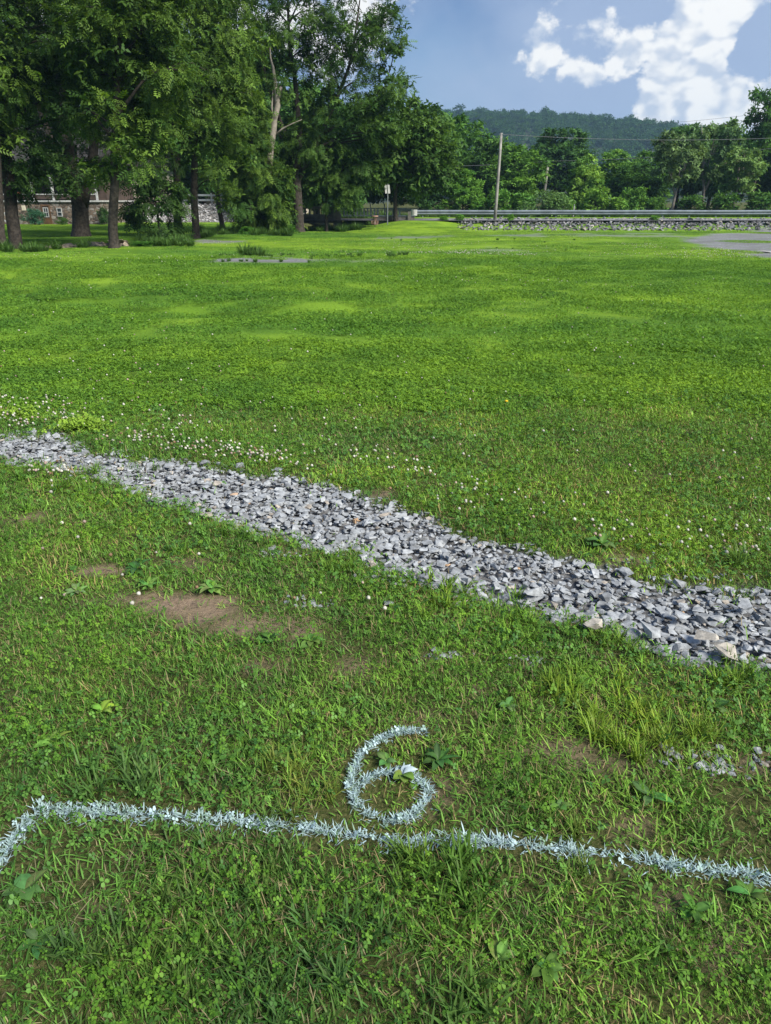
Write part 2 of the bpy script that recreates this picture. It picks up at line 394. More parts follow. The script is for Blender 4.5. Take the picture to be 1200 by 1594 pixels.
turf = mixc(nt, 1.0, turf, mixc(nt, maprange(nt, noise(nt, p, 1.1, 5, 0.6), 0.3, 0.7), (0.7, 0.75, 0.8), (1.15, 1.1, 1.0)), 'MULTIPLY')
soilc = mixc(nt, noise(nt, p, 30, 6, 0.7), (0.095, 0.070, 0.050), (0.29, 0.215, 0.155))
soilc = mixc(nt, maprange(nt, noise(nt, p, 120, 3, 0.6), 0.55, 0.75), soilc, (0.33, 0.28, 0.19))
vor = nd(nt, 'ShaderNodeTexVoronoi'); vor.inputs['Scale'].default_value = 16; lk(nt, p, vor.inputs['Vector'])
gravc = mixc(nt, vor.outputs['Color'], (0.12, 0.127, 0.142), (0.28, 0.29, 0.31))
gravc = mixc(nt, maprange(nt, noise(nt, sq.outputs[0], 1.6, 7, 0.72), 0.35, 0.62), gravc, (0.13, 0.133, 0.138))
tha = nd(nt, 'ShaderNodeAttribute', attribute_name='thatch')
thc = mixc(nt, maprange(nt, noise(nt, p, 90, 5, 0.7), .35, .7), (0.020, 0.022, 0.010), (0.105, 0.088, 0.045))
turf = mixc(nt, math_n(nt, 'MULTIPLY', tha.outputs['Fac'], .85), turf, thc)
c = mixc(nt, math_n(nt, 'MULTIPLY', sep.outputs[0], maprange(nt, noise(nt, p, 20, 4, 0.6), 0.25, 0.6, 0.75, 1.0)), turf, soilc)
c = mixc(nt, math_n(nt, 'MULTIPLY', sep.outputs[1], maprange(nt, noise(nt, p, 3.0, 5, 0.7), 0.3, 0.5, 0.55, 1.0)), c, gravc)
c = mixc(nt, sep.outputs[2], c, mixc(nt, vor.outputs['Color'], (0.09, 0.092, 0.096), (0.22, 0.225, 0.235)))
lk(nt, c, b.inputs['Base Color'])
bump(nt, b, math_n(nt, 'ADD', noise(nt, p, 40, 6, 0.7), math_n(nt, 'MULTIPLY', vor.outputs['Distance'], 0.6)), 0.8, 0.02)
ground = link('ground', me, m); tag(ground, kind='structure')

# ------------------------------------------------------------------ road
def grid_sheet(xa, ya, zf):
    X, Y = np.meshgrid(xa, ya); n = len(xa)
    A, B = np.meshgrid(np.arange(n - 1), np.arange(len(ya) - 1)); q = (B * n + A).ravel()
    return np.stack([X.ravel(), Y.ravel(), zf(X.ravel(), Y.ravel())], 1), np.stack([q, q + 1, q + 1 + n, q + n], 1)
V, Q = grid_sheet(np.linspace(-8.5, 140, 60), np.array([ROAD_N - .9, ROAD_N, 49.5, 52, ROAD_F, ROAD_F + .5]), lambda x, y: np.interp(y, [ROAD_N - .9, ROAD_N, ROAD_F, ROAD_F + .5], [0.52, ROAD_ZN, ROAD_ZF, 0.40]) + 0.02)
m, nt, o = new_mat('asphalt'); b = principled(nt, o, 0.85, 0.3); g = nd(nt, 'ShaderNodeNewGeometry')
f = noise(nt, g.outputs['Position'], 3.0, 8, 0.7)
lk(nt, mixc(nt, f, (0.12, 0.125, 0.133), (0.19, 0.195, 0.205)), b.inputs['Base Color']); bump(nt, b, noise(nt, g.outputs['Position'], 60, 3), 0.4, 0.01)
road = link('road', mesh_np('road', V, Q), m); tag(road, kind='structure')
mb = MB()
for y in (50.55, 50.80): mb.box(-8.5, 140, y, y + 0.11, ROAD_ZN - (y - ROAD_N) * 0.0184 + 0.021, ROAD_ZN - (y - ROAD_N) * 0.0184 + 0.026)
mk = mb.build('road_marking', simple('yellow_road_paint', (0.55, 0.40, 0.06), 0.7)); mk.parent = road

# ------------------------------------------------------------------ grass and clover near the camera (real blades)
LINE = [(-420, 1800), (-140, 1480), (-50, 1400), (0, 1335), (25, 1290), (60, 1257), (120, 1256), (200, 1262), (300, 1268), (400, 1276), (480, 1286), (560, 1295), (620, 1306), (680, 1302), (760, 1306), (850, 1314), (930, 1322), (1000, 1332), (1080, 1347), (1150, 1354), (1200, 1364), (1300, 1385), (1420, 1405), (1800, 1470), (2300, 1540)]
SIX = [(660, 1137), (625, 1136), (590, 1149), (563, 1171), (549, 1198), (545, 1226), (556, 1252), (580, 1269), (610, 1276), (640, 1268), (660, 1250), (666, 1227), (652, 1209), (625, 1201), (595, 1201), (570, 1211), (556, 1224)]
LINEg = [tuple(ground_at(u, v, 0.02)[:2]) for u, v in LINE]; SIXg = [tuple(ground_at(u, v, 0.015)[:2]) for u, v in SIX]

def sample_near(n, dens):
    """random ground points in (a generous margin round) the view, thinned by dens(x, y) in 0..1"""
    x = rng.uniform(-4.6, 4.6, n); y = rng.uniform(0.45, 6.4, n)
    u, v = proj(x, y, 0 * x)
    k = (u > -170) & (u < 1370) & (v < 1850)
    x, y = x[k], y[k]
    k = rng.random(len(x)) < dens(x, y)
    return x[k], y[k]
def cover(x, y):
    """how much grows at a spot: none on bare earth or among the stones"""
    u, v = proj(x, y, 0 * x); a, b = strip_side(u, v)
    e = (fbm(x, y, 7, 8) - 0.5) * 26
    ins = sstep(-6, 10, np.minimum(a, b) + e)
    fr = (ins > .9) * 0.008 + .10 * sstep(16, 2, np.minimum(a, b)) + 0.22 * (((u - 175) / 70) ** 2 + ((v - 735) / 22) ** 2 < 1)
    return np.clip((1 - ins) + ins * fr, 0, 1) * (1 - 0.96 * bare_mask(x, y))
def dist_thin(y): return np.minimum(1, (2.0 / y) ** 1.15)
def blades(x, y, z, L, w, az, lean, bend, col, seg=3):
    """curved tapering blades; returns V, T, C"""
    n = len(x); ts = np.linspace(0, 1, seg + 1); dx, dy = np.cos(az), np.sin(az); px, py = -dy, dx
    rows = []
    for i, t in enumerate(ts):
        out_ = L * (lean * t + bend * t * t); zz = L * t * np.sqrt(np.maximum(0.05, 1 - (lean + bend * t) ** 2))
        cx, cy, cz = x + dx * out_, y + dy * out_, z + zz
        if i == seg: rows += [np.stack([cx, cy, cz], 1)]
        else:
            ww = w * (1 - 0.55 * t ** 1.5) * (0.75 if i == 0 else 1) / 2
            rows += [np.stack([cx - px * ww, cy - py * ww, cz], 1), np.stack([cx + px * ww, cy + py * ww, cz], 1)]
    k = len(rows); V = np.stack(rows, 1).reshape(-1, 3)
    tri = []
    for i in range(seg - 1): tri += [(2 * i, 2 * i + 1, 2 * i + 3), (2 * i, 2 * i + 3, 2 * i + 2)]
    tri.append((2 * seg - 2, 2 * seg - 1, 2 * seg))
    T = (np.arange(n)[:, None, None] * k + np.array(tri)[None]).reshape(-1, 3)
    return V, T, np.repeat(col, k, 0)
CLOVER_T = None
def clovers(x, y, z, s, col, tilt=0.5):
    """three rounded leaflets each"""
    n = len(x); a0 = rng.uniform(0, 6.28, n)
    lf = np.array([(0.04, 0, 0), (0.5, -0.42, .06), (0.95, -0.34, .02), (1.02, 0, -.05), (0.95, 0.34, .02), (0.5, 0.42, .06)])
    tri = np.array([(0, 1, 2), (0, 2, 3), (0, 3, 4), (0, 4, 5)])
    Vs, Ts = [], []
    tx, ty = rng.normal(0, tilt, n), rng.normal(0, tilt, n)
    for j in range(3):
        a = a0 + j * 2.094 + rng.normal(0, .15, n); c, d = np.cos(a), np.sin(a)
        X = lf[None, :, 0] * c[:, None] - lf[None, :, 1] * d[:, None]; Y = lf[None, :, 0] * d[:, None] + lf[None, :, 1] * c[:, None]
        Z = np.broadcast_to(lf[None, :, 2], X.shape) - 0.12 * (X * X + Y * Y) + X * tx[:, None] + Y * ty[:, None]
        Vs.append(np.stack([x[:, None] + X * s[:, None], y[:, None] + Y * s[:, None], z[:, None] + Z * s[:, None]], 2))
    V = np.stack(Vs, 1).reshape(-1, 3)
    T = (np.arange(n * 3)[:, None, None] * 6 + tri[None]).reshape(-1, 3)
    return V, T, np.repeat(col, 18, 0)
def join(parts):
    k = 0; VV, TT, CC = [], [], []
    for V, T, C in parts: VV.append(V); TT.append(T + k); CC.append(C); k += len(V)
    return np.concatenate(VV), np.concatenate(TT), np.concatenate(CC)

def grass_colour(x, y, n, straw=0.18):
    """own colour of every blade: dark and bright greens in drifts, some dead straw"""
    u, v = proj(x, y, 0 * x)
    h = np.clip(fbm(x, y, 1.3, 11) * 1.5 - 0.25 + 0.28 * sstep(0, 1, 1 - ((u - 960) / 330) ** 2 - ((v - 1090) / 130) ** 2) - 0.15 * sstep(500, 0, u) * sstep(900, 1100, v), 0, 1) + rng.normal(0, .16, n)
    h = np.clip(h, 0, 1)[:, None]
    c = (1 - h) * np.array((0.060, 0.148, 0.032)) + h * np.array((0.195, 0.365, 0.062))
    c = c * rng.uniform(.55, 1.35, (n, 1)) * rng.uniform(.93, 1.07, (n, 3))
    s = rng.random(n) < straw * (0.5 + 1.5 * fbm(x, y, 3.0, 21))
    c[s] = np.array((0.36, 0.29, 0.16)) * rng.uniform(.55, 1.15, (s.sum(), 1))
    return c
x, y = sample_near(1300000, lambda x, y: cover(x, y) * dist_thin(y) * (0.35 + 0.65 * sstep(.3, .55, fbm(x, y, 6, 31))) * 0.62)
n = len(x)
z = H(x, y) - 0.004
tall = 0.75 + 0.55 * fbm(x, y, 2.4, 13)
L = rng.gamma(5, 1 / 5, n) * 0.031 * tall; wd = rng.uniform(.0028, .0052, n) * (1 + 0.25 * np.maximum(0, y - 2))
col = grass_colour(x, y, n)
u, v = proj(x, y, z + L * .5)
dl = poly_dist(x, y, LINEg); ds = poly_dist(x, y, SIXg)
jit = rng.normal(0, .006, n) + (fbm(x, y, 14, 41) - .5) * .03
p_line = dl + jit < 0.022 + .008 * sstep(.25, 0, np.hypot(x - LINEg[4][0], y - LINEg[4][1]) - .1); p_six = (ds + jit * .6 < 0.0145) & ~p_line
plain = ~(p_line | p_six)
def white_col(n):
    k = np.clip(rng.normal(.75, .30, n), .08, 1)[:, None]
    return k * np.array((0.38, 0.51, 0.555)) + (1 - k) * np.array((0.10, 0.19, 0.06))
wd = wd * np.where(col[:, 0] > col[:, 1], .6, 1.0)
az = rng.uniform(0, 6.283, n); lean = rng.beta(1.7, 1.15, n) * .97; bend = rng.uniform(-.1, .55, n) * (1 - lean * .6); z = z + lean ** 3 * rng.uniform(0, .022, n)
BX, BY, BL, BLEAN = x, y, L, lean
near_p = sstep(.075, .03, np.minimum(dl, ds + .006)); L = L * (1 - .5 * near_p)
G1 = blades(*(q[plain] for q in (x, y, z, L, wd, az, lean, bend)), col[plain], seg=3)
# coarse tufts that stand out
TUFTS = [(940, 1110, 90, 420, .095, .0045, (.17, .27, .035)), (1040, 1135, 60, 260, .09, .004, (.19, .28, .04)), (860, 1060, 50, 160, .08, .004, (.15, .25, .035)),
         (720, 1375, 55, 240, .085, .006, (.075, .16, .03)), (640, 1360, 30, 110, .08, .005, (.09, .17, .03)), (205, 1225, 40, 90, .11, .007, (.085, .16, .045)), (140, 1228, 30, 60, .1, .006, (.08, .16, .04)),
         (460, 1225, 60, 260, .075, .0035, (.15, .20, .04)), (350, 1390, 120, 360, .065, .004, (.10, .17, .04)), (530, 1470, 70, 150, .07, .006, (.07, .14, .04)), (250, 1480, 90, 220, .07, .0045, (.09, .15, .035)),
         (670, 925, 60, 170, .09, .005, (.14, .25, .035)), (820, 965, 50, 140, .085, .005, (.13, .24, .035)), (960, 1000, 40, 120, .08, .005, (.13, .23, .035)), (1150, 1055, 50, 150, .085, .005, (.13, .23, .035)),
         (1165, 880, 25, 60, .13, .006, (.10, .19, .05)), (540, 900, 45, 110, .08, .005, (.12, .22, .03)), (60, 760, 80, 260, .1, .006, (.10, .21, .03)), (330, 845, 60, 150, .09, .005, (.09, .19, .03)), (180, 740, 60, 140, .06, .004, (.10, .17, .05)),
         (880, 1330, 50, 120, .06, .004, (.11, .17, .04)), (430, 1560, 100, 200, .07, .005, (.09, .16, .04)), (700, 1585, 60, 120, .09, .006, (.09, .17, .04)), (120, 1560, 100, 200, .07, .005, (.07, .13, .035))]
parts = [G1]
for (cu, cv, rp, nb, ln, wdt, cc) in TUFTS:
    c0 = ground_at(cu, cv); rr = rp / ppm(c0.y)
    ncl = max(3, nb // 22); ca = rng.uniform(0, 6.28, ncl); cr = rr * np.sqrt(rng.random(ncl)); ci = rng.integers(0, ncl, nb)
    bx = c0.x + (cr * np.cos(ca))[ci] + rng.normal(0, .012, nb); by = c0.y + (cr * np.sin(ca))[ci] * 1.3 + rng.normal(0, .012, nb)
    cz = H(bx, by); ll = ln * rng.uniform(.55, 1.15, nb)
    cc_ = np.array(cc)[None] * rng.uniform(.7, 1.3, (nb, 1)) * rng.uniform(.92, 1.08, (nb, 3))
    parts.append(blades(bx, by, cz, ll, wdt * rng.uniform(.7, 1.2, nb), rng.uniform(0, 6.28, nb), rng.beta(2, 2.2, nb) * .8, rng.uniform(.05, .5, nb), cc_, seg=4))
x2, y2 = sample_near(420000, lambda x, y: (bare_mask(x, y) > .25) * .10)
k2 = len(x2); sc2 = np.array((.34, .27, .16)) * rng.uniform(.35, 1.1, (k2, 1)); gr2 = rng.random(k2) < .3; sc2[gr2] = np.array((.09, .19, .03)) * rng.uniform(.7, 1.3, (gr2.sum(), 1))
parts.append(blades(x2, y2, H(x2, y2) + .001, rng.uniform(.012, .05, k2), rng.uniform(.0015, .003, k2), rng.uniform(0, 6.28, k2), np.where(gr2, rng.uniform(.3, .8, k2), .97), rng.uniform(-.05, .02, k2), sc2, seg=3))
V, T, C = join(parts)
go = link('grass', mesh_np('grass', V, T, C), MAT['grass']); tag(go, 'uneven mown grass with straw growing round the white paint marks', 'grass', kind='stuff')
NTRI = len(T)
# clover leaves, thickest in drifts and along the far edge of the stones
def clover_d(x, y):
    u, v = proj(x, y, 0 * x); a, b = strip_side(u, v)
    return cover(x, y) * dist_thin(y) * np.clip(0.08 + 0.75 * sstep(.5, .68, fbm(x, y, 1.7, 51)) + .6 * sstep(-130, -20, a) * (a < 0) + .45 * sstep(-90, -20, b) * (b < 0) * (a > 0), 0, 1)
x, y = sample_near(150000, lambda x, y: clover_d(x, y) * .75)
n = len(x); hgt = rng.uniform(.012, .05, n); s = rng.uniform(.006, .0125, n) * (1 + .12 * np.maximum(0, y - 2))
h = rng.random((n, 1)); c = (1 - h) * np.array((.04, .115, .028)) + h * np.array((.11, .235, .045)); c *= rng.uniform(.8, 1.2, (n, 1))
dl = poly_dist(x, y, LINEg); ds = poly_dist(x, y, SIXg); pl = dl < .024; ps = (ds < .017) & ~pl
k = ~(pl | ps)
V, T, C = clovers(x[k], y[k], H(x[k], y[k]) + hgt[k], s[k], c[k]); NTRI += len(T)
tag(link('clover', mesh_np('clover', V, T, C), MAT['weed']), 'low green clover leaves growing among the grass', 'clover', kind='stuff')

# ------------------------------------------------------------------ the white paint: line and number
def painted(name, label, cat, sel, clsel, path, half, extra):
    seg = np.array(path); ln = np.r_[0, np.cumsum(np.hypot(*np.diff(seg, axis=0).T))]
    t = rng.uniform(0, ln[-1], extra); ex = np.interp(t, ln, seg[:, 0]) + rng.normal(0, half * .55, extra); ey = np.interp(t, ln, seg[:, 1]) + rng.normal(0, half * .55, extra)
    bx = np.r_[BX[sel], ex]; by = np.r_[BY[sel], ey]; n = len(bx)
    bl = np.r_[np.minimum(BL[sel], .045) * .9, rng.uniform(.012, .04, extra)]; le = np.r_[np.clip(BLEAN[sel] + .2, 0, .95), rng.beta(4, 1.2, extra)]
    k = rng.random(n) < .12 + .55 * sstep(.36, .6, fbm(bx, by, 16, 43)); bx, by, bl, le = bx[k], by[k], bl[k], le[k]; n = len(bx)
    P = [blades(bx, by, H(bx, by) - .002, bl, rng.uniform(.0022, .0046, n), rng.uniform(0, 6.28, n), np.clip(le + .05, 0, .95), rng.uniform(0, .3, n), white_col(n), seg=3)]
    f = int(extra * 3.2); t = rng.uniform(0, ln[-1], f); w_ = rng.normal(0, half * .50, f) * np.where(rng.random(f) < .12, 2.2, 1); q = rng.uniform(0, 6.28, f)
    fx = np.interp(t, ln, seg[:, 0]) + w_ * np.cos(q); fy = np.interp(t, ln, seg[:, 1]) + w_ * np.sin(q)
    k = rng.random(f) < .22 + .85 * sstep(.38, .58, fbm(fx, fy, 24, 47)); fx, fy = fx[k], fy[k]; f = len(fx)
    P.append(blades(fx, fy, H(fx, fy) + rng.uniform(.002, .016, f), rng.uniform(.010, .026, f), rng.uniform(.0022, .0048, f), rng.uniform(0, 6.28, f), np.full(f, .95), rng.uniform(-.1, .02, f), white_col(f) * rng.uniform(.7, 1.0, (f, 1)), seg=2)[:3])
    k = None
    cx, cy = np.r_[CX[clsel], ex[: extra // 14]], np.r_[CY[clsel], ey[: extra // 14]]; k = len(cx)   # painted clover leaves and flecks on the thatch
    P.append(clovers(cx, cy, H(cx, cy) + rng.uniform(.006, .028, k), rng.uniform(.005, .010, k), white_col(k), .6))
    V, T, C = join(P)
    return tag(link(name, mesh_np(name, V, T, C), MAT['paint']), label, cat)
CX, CY = x, y
painted('painted_line', 'white sprayed line bending at one end, crossing the grass below the number', 'painted line', p_line, pl, LINEg, .020, 1900)
painted('painted_number', 'white sprayed numeral 6 on the grass just above the line', 'painted number', p_six, ps, SIXg, .0125, 560)

# ------------------------------------------------------------------ weeds one can tell apart
def leaf_mesh(name, L, w, base, tip, col, seed, fold=.25, arch=.35, curl=0.0):
    """a broad leaf along +X with a midrib fold, ribs and an uneven edge; arched up and over"""
    r = np.random.default_rng(seed); n = 9; t = np.linspace(0, 1, n)
    half = w / 2 * np.sin(np.pi * np.clip(t, 0, 1) ** base) ** tip; half[0] = w * .05; half[-1] = 0.001
    half = half * r.uniform(.9, 1.1, n)
    V = []; C = []
    for i in range(n):
        X = L * t[i]; Z = L * (arch * t[i] - (arch * .9 + curl) * t[i] ** 2)
        for j, k in enumerate((-1, -.5, 0, .5, 1)):
            V.append((X * (1 - .05 * abs(k)), half[i] * k, Z + half[i] * abs(k) * fold + (.06 * w * math.sin(3 * k * 3.14 / 2) if j in (1, 3) else 0)))
            C.append(np.array(col) * (1.25 if j == 2 else 1) * r.uniform(.9, 1.1))
    Q = [(i * 5 + j, i * 5 + j + 1, i * 5 + j + 6, i * 5 + j + 5) for i in range(n - 1) for j in range(4)]
    return mesh_np(name, V, Q, np.array(C))
def weed(u, v, n, L, w, label, cat='weed', col=(.09, .18, .035), name='broadleaf_weed', base=.85, tip=.8, arch=.35, spread=6.28, a0=0.0, white=0, ring=None):
    c = ground_at(u, v); c.z = Hs(c.x, c.y); L *= .85; w *= .85
    t = thing(name, label, cat, c); rr = random.Random(int(u * 7 + v))
    for i in range(n):
        a = a0 + spread * (i + rr.uniform(-.3, .3)) / n; LL = L * rr.uniform(.65, 1.1)
        cc = tuple(q * rr.uniform(.8, 1.2) for q in col)
        mt = MAT['weed']
        if i < white: cc = (.34, .42, .46); mt = MAT['paint']
        lo = link('leaf', leaf_mesh('leaf', LL, w * rr.uniform(.8, 1.15), base, tip, cc, int(u + v + i), arch=arch * rr.uniform(.6, 1.5)), mt, t)
        lo.rotation_euler = (rr.uniform(-.2, .2), rr.uniform(-.25, .1), a); lo.location = (0, 0, rr.uniform(.006, .02))
    return t
weed(628, 1212, 7, .062, .036, 'round-leaved plantain inside the bowl of the 6, half its leaves sprayed white', col=(.12, .20, .04), white=3, a0=.1)
weed(682, 1190, 9, .085, .026, 'dark green weed with pointed leaves beside the open curve of the 6', col=(.05, .12, .03), arch=.7)
weed(160, 1112, 5, .072, .03, 'pale yellow-green leafy weed, larger of two above the bent end of the line', col=(.17, .27, .04), arch=.8, spread=4, a0=-.4)
weed(85, 1160, 4, .07, .032, 'pale yellow-green weed nearest the bent end of the line', col=(.15, .25, .045), arch=.7, spread=4, a0=.5)
weed(42, 1392, 6, .085, .045, 'broad plantain rosette below the bent end of the line', col=(.075, .15, .045), arch=.3)
weed(330, 922, 9, .10, .035, 'pale green rosette growing behind the largest bare patch of soil', col=(.13, .24, .06), arch=.6)
weed(212, 890, 9, .10, .03, 'dark toothed rosette at the end of the small bare patch', col=(.045, .11, .03), arch=.6)
weed(232, 916, 7, .09, .024, 'flat light green rosette at the edge of the largest bare patch', col=(.11, .22, .05), arch=.25)
weed(775, 1500, 3, .06, .032, 'pale pair of leaves low in the grass under the middle of the line', col=(.14, .24, .05), arch=.6, spread=2.5)
weed(850, 1512, 7, .06, .03, 'mid green plantain between the pale leaves and the bare earth', col=(.07, .15, .035))
weed(1115, 1105, 4, .07, .042, 'plantain with two round upright leaves near the bright tall grass', col=(.11, .20, .05), arch=.7)
weed(1010, 1245, 3, .075, .03, 'blue-green plantain with a big curled leaf above the line', col=(.09, .19, .06), arch=.4)
weed(870, 1262, 6, .05, .026, 'small plantain just above the line, beyond the 6', col=(.08, .17, .04))
weed(905, 1065, 5, .07, .034, 'plantain in front of the bright tall grass by the stones', col=(.10, .20, .045), arch=.4)
weed(935, 852, 10, .10, .05, 'big leafy weed at the far edge of the stones', col=(.08, .17, .04), arch=.8)
weed(485, 1003, 8, .075, .035, 'leafy weed at the tip of the bare soil streak', col=(.09, .18, .035), arch=.4)
weed(420, 1000, 7, .06, .03, 'dark green weed under the bare soil streak', col=(.06, .14, .03), arch=.5)
weed(345, 1178, 6, .05, .028, 'small plantain above the line, midway between its bend and the 6', col=(.09, .18, .04))
weed(440, 1185, 7, .055, .03, 'small plantain a little before the 6', col=(.085, .17, .04))
weed(600, 1190, 5, .05, .026, 'small plantain between the stroke and the bowl of the 6', col=(.09, .18, .05), arch=.6)
weed(790, 1105, 6, .055, .03, 'pale leafed plantain between the 6 and the bright tall grass', col=(.10, .19, .06))
weed(1080, 1425, 7, .06, .028, 'leafy weed beside the bare earth under the end of the line', col=(.07, .15, .03))
weed(1165, 1400, 6, .065, .022, 'narrow leaved weed over the bare earth under the line', col=(.08, .17, .04), arch=.5)
weed(120, 925, 8, .075, .028, 'grey-green rosette in the grass before the small bare patch', col=(.12, .21, .075), arch=.4)
weed(60, 1470, 5, .055, .03, 'low dark plantain under the bent end of the line', col=(.06, .13, .04))
for (u, v, n, lab) in ((125, 668, 60, 'bright lime green weed mound at the edge of the stones'), (30, 652, 34, 'smaller lime green weed clump at the far end of the stones')):
    c = ground_at(u, v); t = thing('weed_mound', lab, 'weed', c); P = []
    bx = rng.normal(0, .13, n * 6); by = rng.normal(0, .07, n * 6)
    cc = np.array((.20, .33, .04)) * rng.uniform(.75, 1.2, (n * 6, 1))
    V, T, C = clovers(bx, by, rng.uniform(.01, .09, n * 6) * np.exp(-(bx / .2) ** 2), rng.uniform(.012, .022, n * 6), cc, .5)
    link('foliage', mesh_np('foliage', V, T, C), MAT['weed'], t)

# clover blossoms: dense drifts behind the stones, thin over the field
def blossom_template():
    bm = bmesh.new(); bmesh.ops.create_icosphere(bm, subdivisions=1, radius=1.0)
    for q in bm.verts: q.co *= random.uniform(.75, 1.15)
    bmesh.ops.triangulate(bm, faces=bm.faces)
    V = np.array([q.co[:] for q in bm.verts]); bm.verts.index_update(); T = np.array([[q.index for q in f.verts] for f in bm.faces]); bm.free()
    return V, T
BV, BT = blossom_template()
xs_, ys_ = [], []
def drift(u0, u1, v0, v1, n, wfun=None):
    u = rng.uniform(u0, u1, n); v = rng.uniform(v0, v1, n); d = (797 - v) / F
    dz = -SP + d * CP; k = -EYE / dz
    X, Y = (u - 600) / F * k, (CP + d * SP) * k
    if wfun is not None:
        m_ = rng.random(n) < wfun(u, v, X, Y); X, Y = X[m_], Y[m_]
    xs_.append(X); ys_.append(Y)
up_e = lambda u: np.interp(u, UPu[:, 0], UPu[:, 1])
drift(-150, 560, 610, 745, 2600, lambda u, v, X, Y: (v < up_e(u) - 4) * sstep(-75, -15, v - up_e(u)) * sstep(.4, .62, fbm(X, Y, 1.6, 61)))
drift(450, 1350, 690, 920, 2600, lambda u, v, X, Y: (v < up_e(u) - 5) * sstep(-130, -25, v - up_e(u)) * sstep(.46, .68, fbm(X, Y, 1.6, 62)) * .6)
drift(-300, 1500, 430, 850, 2600, lambda u, v, X, Y: (v < up_e(u) - 5) * (.12 + .5 * sstep(.5, .7, fbm(X, Y, .5, 63))))
drift(300, 1300, 378, 402, 3800, lambda u, v, X, Y: sstep(.45, .65, fbm(X, Y, .35, 64)))
drift(-300, 1500, 395, 450, 1500, lambda u, v, X, Y: sstep(.5, .7, fbm(X, Y, .3, 66)))
drift(40, 620, 725, 960, 55, lambda u, v, X, Y: (v > np.interp(u, LOu[:, 0], LOu[:, 1]) + 4) * 1.0)
drift(40, 110, 728, 748, 26)
bx = np.concatenate(xs_); by = np.concatenate(ys_); k = gravel_mask(bx, by) < .3; bx, by = bx[k], by[k]; n = len(bx)
s = rng.uniform(.0065, .0115, n) * (1 + .018 * np.clip(by - 5, 0, 40)); zz = H(bx, by) + rng.uniform(.03, .075, n)
V = (BV[None] * s[:, None, None] * (1, 1, .85) + np.stack([bx, by, zz], 1)[:, None]).reshape(-1, 3)
T = (np.arange(n)[:, None, None] * len(BV) + BT[None]).reshape(-1, 3)
pk = rng.random(n)[:, None]; c = np.where(pk < .7, (.60, .59, .52), np.where(pk < .90, (.46, .36, .31), (.27, .18, .11))) * rng.uniform(.6, 1.1, (n, 1))
C1 = np.repeat(c, len(BV), 0)
nr = by < 8; st = blades(bx[nr], by[nr], H(bx[nr], by[nr]), zz[nr] - H(bx[nr], by[nr]) + .002, np.full(nr.sum(), .0022), rng.uniform(0, 6.28, nr.sum()), np.full(nr.sum(), .02), np.zeros(nr.sum()), np.tile((.10, .17, .05), (nr.sum(), 1)), seg=2)
V, T, C = join([(V, T, C1), st]); NTRI += len(T)
tag(link('clover_blossoms', mesh_np('clover_blossoms', V, T, C), MAT['flower']), 'white and pinkish clover blossoms scattered over the field', 'clover blossoms', kind='stuff')
yf = thing('dandelion', 'single yellow dandelion flower in the field behind the stones', 'flower', ground_at(786, 639))
mb = MB(); mb.tube([(0, 0, 0), (.005, 0, .08)], [.002, .002], 5); mb.build('stem', MAT['weed'], yf)
link('blossom', mesh_np('blossom', BV * (.018, .018, .008) + (.005, 0, .082), BT, np.tile((.75, .52, .03), (len(BV), 1))), MAT['flower'], yf)

# ------------------------------------------------------------------ stones
def hull_stone(seed, flat=.55, npts=10):
    r = random.Random(seed); bm = bmesh.new()
    e = (1.0, r.uniform(.6, .95), flat * r.uniform(.6, 1.3))
    for i in range(npts):
        d = Vector((r.gauss(0, 1), r.gauss(0, 1), r.gauss(0, 1))).normalized() * r.uniform(.8, 1)
        s = max(abs(d.x), abs(d.y), abs(d.z)); d = d.lerp(d / s * .85, .55)
        bm.verts.new((d.x * e[0] * .5, d.y * e[1] * .5, d.z * e[2] * .5))
    rr = bmesh.ops.convex_hull(bm, input=bm.verts)
    bmesh.ops.delete(bm, geom=[g for g in rr['geom_interior'] if isinstance(g, bmesh.types.BMVert)], context='VERTS')
    loose = [q for q in bm.verts if not q.link_faces]
    if loose: bmesh.ops.delete(bm, geom=loose, context='VERTS')
    bmesh.ops.triangulate(bm, faces=bm.faces); bm.verts.index_update()
    V = np.array([q.co[:] for q in bm.verts]); T = np.array([[q.index for q in f.verts] for f in bm.faces]); bm.free()
    return V, T
STONES = [hull_stone(100 + i, random.Random(i).choice((.28, .4, .55))) for i in range(28)]
def rots(n, tilt):
    a = rng.uniform(0, 6.283, n); tx = rng.normal(0, tilt, n); ty = rng.normal(0, tilt, n)
    return a, tx, ty
def euler_mats(a, tx, ty):
    ca, sa, cx, sx, cy, sy = np.cos(a), np.sin(a), np.cos(tx), np.sin(tx), np.cos(ty), np.sin(ty)
    Z = np.zeros((len(a), 3, 3)); Z[:, 0, 0] = ca; Z[:, 0, 1] = -sa; Z[:, 1, 0] = sa; Z[:, 1, 1] = ca; Z[:, 2, 2] = 1
    X = np.zeros_like(Z); X[:, 0, 0] = 1; X[:, 1, 1] = cx; X[:, 1, 2] = -sx; X[:, 2, 1] = sx; X[:, 2, 2] = cx
    Y = np.zeros_like(Z); Y[:, 0, 0] = cy; Y[:, 0, 2] = sy; Y[:, 2, 0] = -sy; Y[:, 2, 2] = cy; Y[:, 1, 1] = 1
    return X @ Y @ Z          # spin about the stone's own axis first, then tilt
